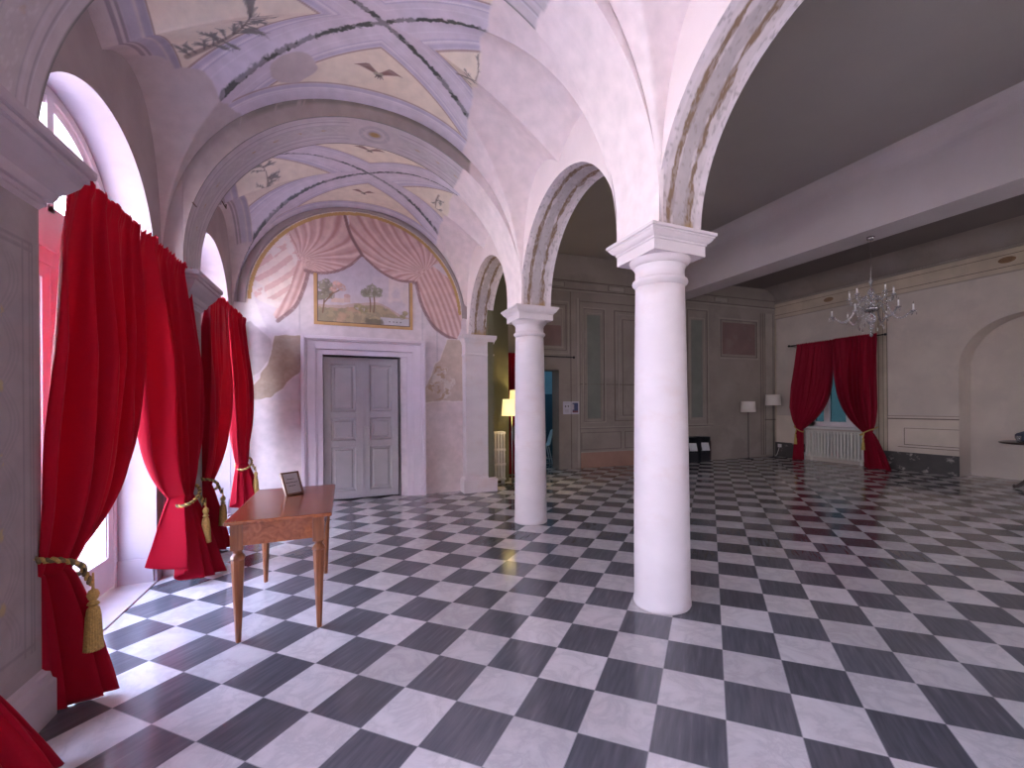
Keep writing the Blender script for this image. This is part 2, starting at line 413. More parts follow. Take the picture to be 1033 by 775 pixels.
# ------------------------------------------------------------------ numpy painting
_TAB = RNG.random((64, 64))
def vnoise(x, y, s=1.0, oct=4):
    x = np.asarray(x, float)*s + 31.7; y = np.asarray(y, float)*s + 17.3
    t = 0; a = 0.5; tot = 0
    for k in range(oct):
        i = np.floor(x).astype(int); j = np.floor(y).astype(int); fx = x-i; fy = y-j
        fx = fx*fx*(3-2*fx); fy = fy*fy*(3-2*fy)
        g = lambda p, q: _TAB[p % 64, q % 64]
        n = (g(i, j)*(1-fx)+g(i+1, j)*fx)*(1-fy)+(g(i, j+1)*(1-fx)+g(i+1, j+1)*fx)*fy
        t = t + a*n; tot += a; a *= 0.5; x = x*2.03; y = y*2.03
    return t/tot

def mixc(col, mask, c):
    mask = np.clip(mask, 0, 1)[..., None]
    col[...] = col*(1-mask) + np.asarray(c)*mask

def sstep(a, b, x): 
    t = np.clip((x-a)/(b-a+1e-12), 0, 1); return t*t*(3-2*t)

def segd(X, Y, p, q):
    dx, dy = q[0]-p[0], q[1]-p[1]; l2 = dx*dx+dy*dy+1e-12
    t = np.clip(((X-p[0])*dx+(Y-p[1])*dy)/l2, 0, 1)
    return np.hypot(X-p[0]-t*dx, Y-p[1]-t*dy), t

def stroke(col, X, Y, pts, w, c, alpha=1.0, taper=False, soft=0.4):
    n = len(pts)-1
    best = np.zeros(X.shape)
    for i in range(n):
        d, t = segd(X, Y, pts[i], pts[i+1])
        ww = w*(1-0.8*(i+t)/n) if taper else w
        best = np.maximum(best, 1-sstep(ww*(1-soft), ww*(1+soft), d))
    mixc(col, best*alpha, c)

def polyd(X, Y, pts):
    d = np.full(X.shape, 9.0)
    for i in range(len(pts)-1): d = np.minimum(d, segd(X, Y, pts[i], pts[i+1])[0])
    return d

def inpoly(X, Y, poly):
    ins = np.zeros(X.shape, bool); n = len(poly)
    for i in range(n):
        x1, y1 = poly[i]; x2, y2 = poly[(i+1) % n]
        c = ((y1 > Y) != (y2 > Y)) & (X < (x2-x1)*(Y-y1)/(y2-y1+1e-12)+x1)
        ins ^= c
    return ins

def curve(pts, n=40):
    """Catmull-Rom through pts"""
    P = [np.array(p, float) for p in pts]; P = [2*P[0]-P[1]] + P + [2*P[-1]-P[-2]]
    out = []
    m = len(P)-3
    for k in range(n+1):
        t = k/n*m; i = min(int(t), m-1); t -= i
        a, b, c, d = P[i:i+4]
        out.append(tuple(0.5*((2*b)+(c-a)*t+(2*a-5*b+4*c-d)*t*t+(3*b-a-3*c+d)*t**3)))
    return out

# ------------------------------------------------------------------ the setting: floor
HX0, HX1 = -1.45, 1.9             # gallery inner faces
ARX0, ARX1 = 1.9, 2.3             # arcade wall
WALLX = 10.92                     # right wall of the hall
S0 = -3.0                         # wall behind the camera
BAYC = [-1.18, 1.325, 3.835, 6.395]
PILY = [-2.44, 0.07, 2.58, 5.09]
BACK = Matrix.Translation((10.92, 8.5, 0)) @ Matrix.Rotation(-math.radians(3.5), 4, 'Z')   # local x along the back wall (0 = right corner), y into it

fb = MB()
fb.add([(-1.45, S0-0.1, 0), (11.5, S0-0.1, 0), (11.5, 12.2, 0), (-1.45, 12.2, 0)], [(0, 1, 2, 3)])
floor = struct(fb.build('floor', 'floor'), 'polished black and white chequered marble floor laid diagonally')

# ------------------------------------------------------------------ arched walls
def arched_wall(b, u0, u1, z1, wa, wb, ops, fn, m=0, mi=0, zb=0.0):
    """wall between u0..u1, thickness wa..wb, openings (centre, half, base, spring); fn(u, w, z) -> point. m face material, mi soffit material"""
    cur = u0
    def quad(a, bb, c, d, mm, sm=False): b.add([fn(*a), fn(*bb), fn(*c), fn(*d)], [(0, 1, 2, 3)], mm, sm)
    def rect(a, e, za, zc):
        if e-a < 1e-6: return
        for w in (wa, wb): quad((a, w, za), (e, w, za), (e, w, zc), (a, w, zc), m)
    for (c, h, base, sp) in ops:
        rect(cur, c-h, zb, z1)
        if base > zb: 
            rect(c-h, c+h, zb, base)
            quad((c-h, wa, base), (c+h, wa, base), (c+h, wb, base), (c-h, wb, base), mi)
        n = 40
        A = [(c-h*math.cos(PI*k/n), sp+h*math.sin(PI*k/n)) for k in range(n+1)]
        for w in (wa, wb):
            for k in range(n):
                quad((A[k][0], w, A[k][1]), (A[k+1][0], w, A[k+1][1]), (A[k+1][0], w, z1), (A[k][0], w, z1), m)
        vs = []
        path = [(c-h, base)] + A + [(c+h, base)]
        for (u, z) in path: vs += [fn(u, wa, z), fn(u, wb, z)]
        b.add(vs, [(2*k, 2*k+1, 2*k+3, 2*k+2) for k in range(len(path)-1)], mi, False)
        cur = c+h
    rect(cur, u1, zb, z1)
    quad((u0, wa, z1), (u1, wa, z1), (u1, wb, z1), (u0, wb, z1), m)
    for u in (u0, u1): quad((u, wa, zb), (u, wb, zb), (u, wb, z1), (u, wa, z1), m)

OX = -1.95
wl = W()
arched_wall(wl, S0, 7.45, 4.9, -1.45, OX, [(c, 0.85, 0.0, 2.64) for c in BAYC], lambda u, w, z: (w, u, z), 0, 1)
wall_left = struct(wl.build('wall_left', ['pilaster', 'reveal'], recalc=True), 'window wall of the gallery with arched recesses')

# thresholds
for k, c in enumerate(BAYC[1:]):
    b = W(); b.box(OX-0.05, -1.45, c-0.85, c+0.85, -0.03, 0.012)
    struct(b.build('trim_%d' % (k+1), 'step'))
# low stone skirting inside the recess
b = W()
for c in BAYC[1:]:
    for y in (c-0.85, c+0.835): b.box(-1.70, -1.47, y, y+0.015, 0.012, 0.21)
struct(b.build('baseboard_left', 'impost'))

# painted pilasters of the left wall
def pil_paint(Y, Z, yc):
    X = Y-yc
    col = np.empty(X.shape+(3,)); col[...] = (0.32, 0.265, 0.262)
    n = vnoise(Y, Z, 3); col *= (0.9+0.2*n)[..., None]
    line = np.zeros(X.shape)
    for w in (0.205, 0.185, 0.14): line = np.maximum(line, 1-sstep(0.004, 0.009, np.abs(np.abs(X)-w)))
    line *= (Z < 2.2) & (Z > 0.35)
    for z in (2.2, 2.17, 0.38): line = np.maximum(line, (1-sstep(0.005, 0.012, np.abs(Z-z)))*(np.abs(X) < 0.205))
    mixc(col, line*0.55, (0.20, 0.17, 0.18))
    a = 0.085*np.sin(Z*2*PI/0.62)
    br = np.zeros(X.shape)
    for s in (1, -1):
        for o in (-0.025, 0.0, 0.025): br = np.maximum(br, 1-sstep(0.004, 0.01, np.abs(X-s*a-o)))
    br *= (Z < 2.12) & (Z > 0.42) & (np.abs(X) < 0.135)
    mixc(col, br*0.4, (0.25, 0.21, 0.215))
    zz = (Z+0.155) % 0.31-0.155
    mixc(col, (1-sstep(0.015, 0.035, np.hypot(X*1.2, zz)))*(Z < 2.1)*(Z > 0.45)*0.75*(vnoise(Y, Z, 20) > 0.35), (0.42, 0.31, 0.14))
    return col

IMP = [(0.0, 2.38), (0.012, 2.40), (0.02, 2.405), (0.02, 2.425), (0.035, 2.43), (0.045, 2.45), (0.05, 2.47), (0.075, 2.50), (0.105, 2.545), (0.115, 2.575), (0.13, 2.58), (0.13, 2.605), (0.145, 2.61), (0.15, 2.625), (0.15, 2.65), (0.0, 2.65)]
for yc in PILY:
    b = W()
    ys = np.linspace(yc-0.255, yc+0.255, 100 if yc > 1 else 12); zs = np.linspace(0, 2.42, 360 if yc > 1 else 40)
    Y, Z = np.meshgrid(ys, zs, indexing='ij')
    P = np.stack([np.full(Y.shape, -1.30), Y, Z], -1)
    b.grid(P, pil_paint(Y, Z, yc))
    for y in (yc-0.255, yc+0.255):
        b.add([(-1.46, y, 0), (-1.30, y, 0), (-1.30, y, 2.42), (-1.46, y, 2.42)], [(0, 1, 2, 3)], 1)
    pil = b.build('pilaster', ['fresco', 'pilaster'], wall_left, paint=True)
    b = W(); b.sweep_rect(IMP, -1.46, -1.30, yc-0.255, yc+0.255)
    b.build('impost', 'impost', pil)
    b = W(); b.sweep_rect([(0.0, 0), (0.035, 0), (0.035, 0.17), (0.025, 0.185), (0.02, 0.215), (0.008, 0.225), (0, 0.24)], -1.46, -1.30, yc-0.255, yc+0.255)
    b.build('plinth', 'impost', pil)
# half pilaster in the far corner
b = W(); b.box(-1.46, -1.36, 7.25, 7.46, 0, 2.65); b.build('pilaster', 'pilaster', wall_left)

# ------------------------------------------------------------------ arcade wall
ARC = [(1.325, 1.05, 0.0, 2.65), (3.835, 1.05, 0.0, 2.65), (6.30, 1.0, 0.0, 2.65)]
aw = W()
arched_wall(aw, 0.07, 7.45, 4.95, ARX0, ARX1, [(c, h, 2.65, 2.65) for (c, h, _, _) in ARC], lambda u, w, z: (w, u, z), 0, 0, zb=2.65)
# drop the soffit faces (rebuilt below with weathered stone) and the flat strips under the openings
keep = [i for i, f in enumerate(aw.f) if not all(abs(aw.v[k][2]-2.65) < 1e-5 for k in f)]
def is_soffit(f):
    xs = [aw.v[k][0] for k in f]; zs = [aw.v[k][2] for k in f]
    return max(xs)-min(xs) > 0.3 and max(zs) < 4.9 and min(aw.v[k][1] for k in f) > 0.08 and max(aw.v[k][1] for k in f) < 7.44
keep = [i for i in keep if not is_soffit(aw.f[i])]
aw.f = [aw.f[i] for i in keep]; aw.m = [aw.m[i] for i in keep]; aw.sm = [aw.sm[i] for i in keep]
wall_arcade = struct(aw.build('wall_arcade', 'plaster'), 'arcade wall between gallery and hall')
b = W(); b.box(ARX0, ARX1, S0, 0.07-0.2, 0, 4.95); b.build('wall_section', 'plaster', wall_arcade)
for (c, h, _, sp) in ARC:
    n = 220; k = 56
    th = np.linspace(0, PI, n); w = np.linspace(0, 1, k)
    TH, WW = np.meshgrid(th, w, indexing='ij')
    P = np.stack([ARX0+WW*(ARX1-ARX0), c-h*np.cos(TH), sp+h*np.sin(TH)], -1)
    s = TH*h
    col = np.empty(TH.shape+(3,)); col[...] = (0.62, 0.53, 0.53)
    col *= (0.86+0.28*vnoise(s, WW*0.4, 14))[..., None]
    rag = vnoise(s, WW*0.4, 9, 5)
    for ctr, hw in ((0.28, 0.062), (0.68, 0.065)):
        e = np.abs(WW-ctr)+0.16*(rag-0.5)
        mixc(col, (1-sstep(hw*0.8, hw*1.2, e))*(0.7+0.3*(vnoise(s, WW, 25) > 0.42)), (0.24, 0.155, 0.10))
    mid = np.abs(WW-0.485)
    mixc(col, (1-sstep(0.12, 0.16, mid+0.2*(rag-0.5)))*0.8, (0.42, 0.355, 0.355))
    mixc(col, ((WW < 0.12) | (WW > 0.86))*0.7, (0.72, 0.62, 0.64))
    low = np.minimum(TH, PI-TH)
    mixc(col, (1-sstep(0.0, 0.10, low+0.2*(rag-0.45)))*0.8*(WW > 0.1)*(WW < 0.8), (0.36, 0.22, 0.09))
    mixc(col, (vnoise(s, WW*0.4, 45, 2) > 0.72)*0.5, (0.30, 0.25, 0.23))
    P[..., 1:] += ((rag-0.5)*0.012*((WW > 0.15) & (WW < 0.82)))[..., None]*np.stack([-np.cos(TH), np.sin(TH)], -1)
    b = W(); b.grid(P, col)
    b.build('arch_soffit', 'fresco', wall_arcade, paint=True)

# columns
def column(y, label):
    t = thing('column', label, 'column', (2.1, y, 0), 0, 'white columns of the arcade')
    prof = [(0.2, 0.0), (0.206, 0.012), (0.206, 0.03), (0.2, 0.06)]
    for k in range(25):
        f = k/24
        prof.append((0.2-0.024*f**1.7, 0.08+2.24*f))
    b = MB(); b.lathe(prof, seg=64); b.build('shaft', 'column', t)
    b = MB(); b.lathe([(0.176, 2.30), (0.186, 2.318), (0.196, 2.326), (0.200, 2.338), (0.196, 2.35), (0.186, 2.356), (0.177, 2.366), (0.176, 2.43), (0.182, 2.436), (0.184, 2.448), (0.182, 2.453)], seg=64)
    b.build('necking', 'column', t)
    b = MB(); b.lathe([(0.184, 2.448), (0.20, 2.462), (0.213, 2.478), (0.219, 2.493), (0.22, 2.50), (0.12, 2.502)], seg=64); b.build('echinus', 'column', t)
    b = MB(); b.sweep_rect([(0.0, 2.495), (0.0, 2.565), (0.008, 2.57), (0.008, 2.58), (0.022, 2.588), (0.035, 2.602), (0.042, 2.615), (0.048, 2.618), (0.048, 2.628), (0.058, 2.631), (0.06, 2.65), (0.0, 2.651)], -0.222, 0.222, -0.222, 0.222)
    b.build('abacus', 'column', t)
    return t
column(2.58, 'nearest white limewashed column, at the right of the tall open arch')
column(5.09, 'white column farther down the arcade, beside the glowing lamps')
# column nearer than the frame: same kind, just outside the picture, carries the nearest arch
b = W(); b.lathe([(0.2, 0), (0.18, 2.44), (0.22, 2.5)], (2.1, 0.0, 0), 40); b.box(1.82, 2.38, -0.28, 0.28, 2.5, 2.65); b.build('pier', 'column', wall_arcade)

# respond pilaster at the end of the arcade
b = W(); b.box(1.82, 2.30, 7.22, 7.5, 0, 2.5); rp = b.build('respond', 'column', wall_arcade)
b = W(); b.sweep_rect([(0.0, 0), (0.05, 0), (0.05, 0.20), (0.035, 0.225), (0.012, 0.24), (0, 0.26)], 1.82, 2.30, 7.22, 7.5); b.build('plinth', 'column', rp)
b = W(); b.sweep_rect([(0.0, 2.30), (0.012, 2.31), (0.012, 2.335), (0.003, 2.345), (0.003, 2.50), (0.01, 2.51), (0.022, 2.55), (0.045, 2.585), (0.052, 2.61), (0.052, 2.65), (0.0, 2.651)], 1.82, 2.30, 7.22, 7.5); b.build('capital', 'column', rp)

# ------------------------------------------------------------------ vault
XC, AL, AR, ZS, RISE, EXP, DROP = 0.3, 1.75, 1.6, 2.72, 1.9, 2.2, 0.8
def Gz(t): return ZS+RISE*np.maximum(0, 1-np.clip(t, 0, 1)**EXP)**(1/EXP)
def uv(x, y, yc, b):
    dx = x-XC
    return np.clip(np.where(dx < 0, -dx/AL, dx/AR), 0, 1), np.clip(np.abs(y-yc)/b, 0, 1)
def vault_z(x, y, yc, b):
    u, v = uv(x, y, yc, b)
    s = np.clip((u-v)/(1-v+1e-6), 0, 1)
    return np.where(v >= u, Gz(u)-0.075*v*v, Gz(v)-0.075*v*v-DROP*(1-v)*s**1.6)

PLAST = np.array((0.76, 0.64, 0.63)); CREAM = np.array((0.74, 0.64, 0.52)); LAV = np.array((0.62, 0.55, 0.61)); LAVD = np.array((0.48, 0.43, 0.53)); GARL = np.array((0.085, 0.09, 0.08)); GREYP = np.array((0.50, 0.425, 0.415))
def bird(col, X, Y, c, s, flip=1):
    f = lambda a, b: (c[0]+a*s*flip, c[1]+b*s)
    for sx in (1, -1):
        for k in range(5):
            stroke(col, X, Y, [f(0.12*sx, 0.05), f(sx*(0.55+0.12*k), -0.25-0.12*(4-k)*0.4), f(sx*(0.8+0.11*k), -0.42+0.05*k)], 0.085*s, (0.24, 0.14, 0.125), 0.8, True)
    stroke(col, X, Y, [f(-0.15, 0.1), f(0.0, 0.15), f(0.12, 0.1)], 0.13*s, (0.36, 0.33, 0.25), 0.9)
    for a in (-0.2, -0.02, 0.12, 0.3): stroke(col, X, Y, [f(a*0.4, 0.2), f(a, 0.45)], 0.06*s, (0.11, 0.08, 0.08), 0.85, True)
def branch(col, X, Y, p, q, s, seed, dens=26):
    r = random.Random(seed)
    p = np.array(p); q = np.array(q); d = q-p; nrm = np.array((-d[1], d[0]))
    spine = [p+d*t+nrm*0.22*math.sin(t*2.8) for t in np.linspace(0, 1, 9)]
    stroke(col, X, Y, [tuple(a) for a in spine], 0.022*s, (0.25, 0.19, 0.16), 0.8, True)
    for i in range(dens):
        t = r.random(); a = p+d*t+nrm*0.22*math.sin(t*2.8)
        ang = math.atan2(d[1], d[0])+r.choice((-1, 1))*r.uniform(0.4, 1.7)
        l = r.uniform(0.06, 0.17)*s
        e = a+np.array((math.cos(ang), math.sin(ang)))*l
        stroke(col, X, Y, [tuple(a), tuple((a+e)/2), tuple(e)], 0.007*s, (0.16, 0.14, 0.13), 0.8)
        for j in range(6):
            c = a+(e-a)*r.uniform(0.35, 1.05); an = ang+r.uniform(-1.1, 1.1); ll = r.uniform(0.03, 0.065)*s
            stroke(col, X, Y, [tuple(c), tuple(c+np.array((math.cos(an), math.sin(an)))*ll)], 0.013*s, (0.22, 0.21, 0.19), r.uniform(0.35, 0.8), True)

def vault_paint(X, Y, k, yc, b):
    u, v = uv(X, Y, yc, b)
    n1 = vnoise(X, Y, 2.2, 5); n2 = vnoise(X+5, Y-3, 9, 4)
    col = np.empty(X.shape+(3,)); col[...] = CREAM
    side = u > v
    e = np.abs(v-u)
    ed = np.minimum(e/0.27, 1.0)
    lav = (e < 0.27) | ((~side) & (v > 0.80)) 
    mixc(col, lav*1.0, LAV)
    # fine parallel lines inside the bands
    for p, w, c, a in ((0.27, 0.009, (0.36, 0.25, 0.22), 0.8), (0.235, 0.016, LAVD, 0.8), (0.20, 0.006, (0.72, 0.66, 0.69), 0.8), (0.185, 0.007, LAVD, 0.7), (0.12, 0.006, (0.70, 0.64, 0.69), 0.6)):
        mixc(col, (1-sstep(w*0.6, w*1.4, np.abs(e-p)))*a*((side) | (v < 0.79)), c)
    for p, w, c, a in ((0.80, 0.008, (0.36, 0.25, 0.22), 0.8), (0.835, 0.018, LAVD, 0.8), (0.865, 0.006, (0.72, 0.66, 0.69), 0.8), (0.89, 0.006, (0.70, 0.64, 0.69), 0.6)):
        mixc(col, (1-sstep(w*0.6, w*1.4, np.abs(v-p)))*a*(~side)*(e > 0.12), c)
    # garland along the groins
    g = e+0.018*(vnoise(X, Y, 42, 2)-0.5)*2
    mixc(col, (1-sstep(0.016, 0.030, g))*(0.7+0.3*(n2 > 0.45)), GARL if k == 2 else (0.13, 0.13, 0.135))
    # moulding round the wall lunette
    if True:
        m = side & (X < XC) & (u > 0.84)
        mixc(col, m*1.0, GREYP*1.05)
        for p, w, c in ((0.86, 0.012, (0.36, 0.32, 0.385)), (0.90, 0.018, (0.41, 0.365, 0.43)), (0.925, 0.005, (0.30, 0.25, 0.27)), (0.945, 0.006, (0.30, 0.25, 0.27)), (0.84, 0.005, (0.38, 0.27, 0.22))):
            mixc(col, (1-sstep(w*0.7, w*1.3, np.abs(u-p)))*m*0.9*(v < 0.85), c)
        mixc(col, (u > 0.965)*(X < XC)*side*1.0, GREYP*1.05)
    # painted motifs
    if k == 2:
        branch(col, X, Y, (-1.12, 4.30), (-0.66, 3.78), 1.0, 5, 30)
        bird(col, X, Y, (0.30, 4.40), 0.165)
        branch(col, X, Y, (0.95, 4.0), (1.05, 3.7), 0.6, 8, 9)
    if k == 3:
        branch(col, X, Y, (-1.02, 6.62), (-0.95, 6.08), 0.75, 9, 18)
        bird(col, X, Y, (0.28, 5.76), 0.15); bird(col, X, Y, (0.25, 6.95), 0.13)
        branch(col, X, Y, (1.20, 6.20), (1.30, 6.5), 0.55, 3, 10)
    # bare plaster where the painting is lost
    xcut = {0: 9, 1: 1.0, 2: 1.10, 3: 1.36}[k]
    yy = (Y-yc)
    edge = X-(xcut+(0.12*np.clip(yy, -1, 1) if k == 2 else 0.0))-0.10*(n1-0.5)-0.05*(n2-0.5)
    lost = sstep(-0.012, 0.012, edge)
    mixc(col, (1-sstep(0.004, 0.016, np.abs(edge)))*0.5, (0.78, 0.68, 0.66))
    mixc(col, lost, PLAST)
    def patch(c, r, sx=1.0, f=0.35):
        q = np.hypot((X-c[0])/sx, Y-c[1])-r+f*r*(n1-0.5)*4
        mixc(col, 1-sstep(-0.012, 0.012, q), GREYP*1.04)
    if k == 2:
        patch((-1.22, 4.72), 0.30); patch((-0.42, 4.46), 0.14, 1.1); patch((-1.40, 4.35), 0.16); patch((-1.30, 3.55), 0.10)
    if k == 3: patch((-1.3, 5.5), 0.16)
    col *= (0.93+0.14*n1)[..., None]
    return col

ceiling = structure('ceiling', 'painted groin vaults of the gallery')
for k, (yc, bb) in enumerate(zip(BAYC, (1.0, 1.0, 1.0, 1.055))):
    res = {0: (24, 24), 1: (120, 100), 2: (420, 260), 3: (300, 190)}[k]
    xs = np.linspace(HX0, HX1+0.02, res[0]); ys = np.linspace(yc-bb, yc+bb, res[1])
    X, Y = np.meshgrid(xs, ys, indexing='ij')
    P = np.stack([X, Y, vault_z(X, Y, yc, bb)], -1)
    b = W(); b.grid(P, vault_paint(X, Y, k, yc, bb), flip=True)
    b.build('vault', 'fresco', ceiling, paint=True)

# transverse arches: soffit, two faces
def transverse(yc, hw, k):
    R = 1.6; zc = 2.80
    n = 260
    th = np.linspace(0, PI, n)
    # soffit path includes the short stilt above the imposts
    px = np.minimum(np.concatenate([[XC-R]*6, XC-R*np.cos(th), [XC+R]*6]), HX1-0.004); zl = zc-(0.15*(1-sstep(0.2*PI, 0.8*PI, th)) if k == 1 else 0.0)
    pz = np.concatenate([np.linspace(2.65, 2.79, 6) if k != 1 else [2.65]*6, zl+R*np.sin(th), np.linspace(2.79, 2.65, 6)])
    s = np.concatenate([[0], np.cumsum(np.hypot(np.diff(px), np.diff(pz)))])
    w = np.linspace(-hw, hw, 60)
    Sx, Wd = np.meshgrid(s, w, indexing='ij'); Xx = np.repeat(px[:, None], 60, 1)
    P = np.stack([Xx, yc+Wd, np.repeat(pz[:, None], 60, 1)], -1)
    n1 = vnoise(Sx, Wd, 3, 5)
    col = np.empty(Sx.shape+(3,)); col[...] = (0.50, 0.435, 0.45)
    tot = s[-1]; ctr = tot/2
    q = np.abs(Wd)/hw
    for p, ww, c in ((0.60, 0.03, (0.30, 0.27, 0.29)), (0.66, 0.02, (0.56, 0.51, 0.55)), (0.36, 0.02, (0.36, 0.33, 0.36)), (0.44, 0.02, (0.55, 0.50, 0.54))):
        mixc(col, (1-sstep(ww*0.5, ww*1.3, np.abs(q-p)))*0.8*(np.abs(Sx-ctr) > 0.26), c)
    mixc(col, ((q < 0.34) & (np.abs(Sx-ctr) > 0.3))*0.6, (0.44, 0.40, 0.40))
    for r_, ww in ((0.24, 0.012), (0.20, 0.01), (0.10, 0.02)):
        mixc(col, (1-sstep(ww*0.5, ww*1.3, np.abs(np.hypot(Sx-ctr, Wd)-r_*0.6)))*0.7, (0.34, 0.31, 0.34))
    mixc(col, 1-sstep(0.03, 0.06, np.hypot((Sx-ctr)*0.8, Wd)), (0.34, 0.22, 0.09))
    per = 0.24
    m = ((Sx+per/2) % per)-per/2
    mixc(col, (1-sstep(0.015, 0.035, np.hypot(m, Wd*1.4)))*(np.abs(Sx-ctr) > 0.35)*0.75*(vnoise(Sx, Wd, 6) > 0.42), (0.38, 0.25, 0.13))
    br = np.abs(np.abs(Wd)-np.abs(0.055*np.sin(Sx*2*PI/per)))
    mixc(col, (1-sstep(0.004, 0.010, br))*(np.abs(Sx-ctr) > 0.3)*0.4, (0.60, 0.55, 0.57))
    mixc(col, (1-sstep(0.02, 0.05, 1-q-0.05*n1))*0.8, (0.14, 0.135, 0.12))
    cut = Xx-(1.22 if k != 0 else 1.0)-0.10*(n1-0.5)
    mixc(col, sstep(-0.012, 0.012, cut), PLAST)
    b = W(); b.grid(P, col)
    # faces up to the web
    for sgn in (-1, 1):
        y = yc+sgn*hw
        rows = 6
        f = np.linspace(0, 1, rows)
        top = Gz(np.where(px < XC, (XC-px)/AL, (px-XC)/AR))-0.06
        top = np.maximum(top, pz+0.005)
        ZZ = pz[:, None]*(1-f)+top[:, None]*f
        XX = np.repeat(px[:, None], rows, 1)
        Pf = np.stack([XX, np.full(XX.shape, y), ZZ], -1)
        cf = np.empty(XX.shape+(3,)); cf[...] = (0.36, 0.30, 0.275)
        nn = vnoise(XX, ZZ, 12)
        mixc(cf, (f[None, :] > 0.72)*(nn > 0.3)*0.7, (0.17, 0.165, 0.14))
        mixc(cf, sstep(-0.02, 0.02, XX-1.28-0.1*(nn-0.5)), PLAST*0.97)
        mixc(cf, (1-sstep(-0.9, -0.7, XX))*0.5, GREYP*0.9)
        b.grid(Pf, cf)
    b.build('transverse_arch', 'fresco', ceiling, paint=True)
for k, yc in enumerate(PILY[1:]): transverse(yc, 0.25, k)
for yc in PILY:
    b = W(); b.box(-1.46, -1.302, yc-0.25, yc+0.25, 2.62, 4.6); b.build('pier', 'pilaster', ceiling)
# plain lid so that no daylight falls between vault and roof
b = W(); b.box(-1.95, 2.3, S0, 7.6, 4.95, 5.05); b.build('roof_slab', 'ceilingdark', ceiling)

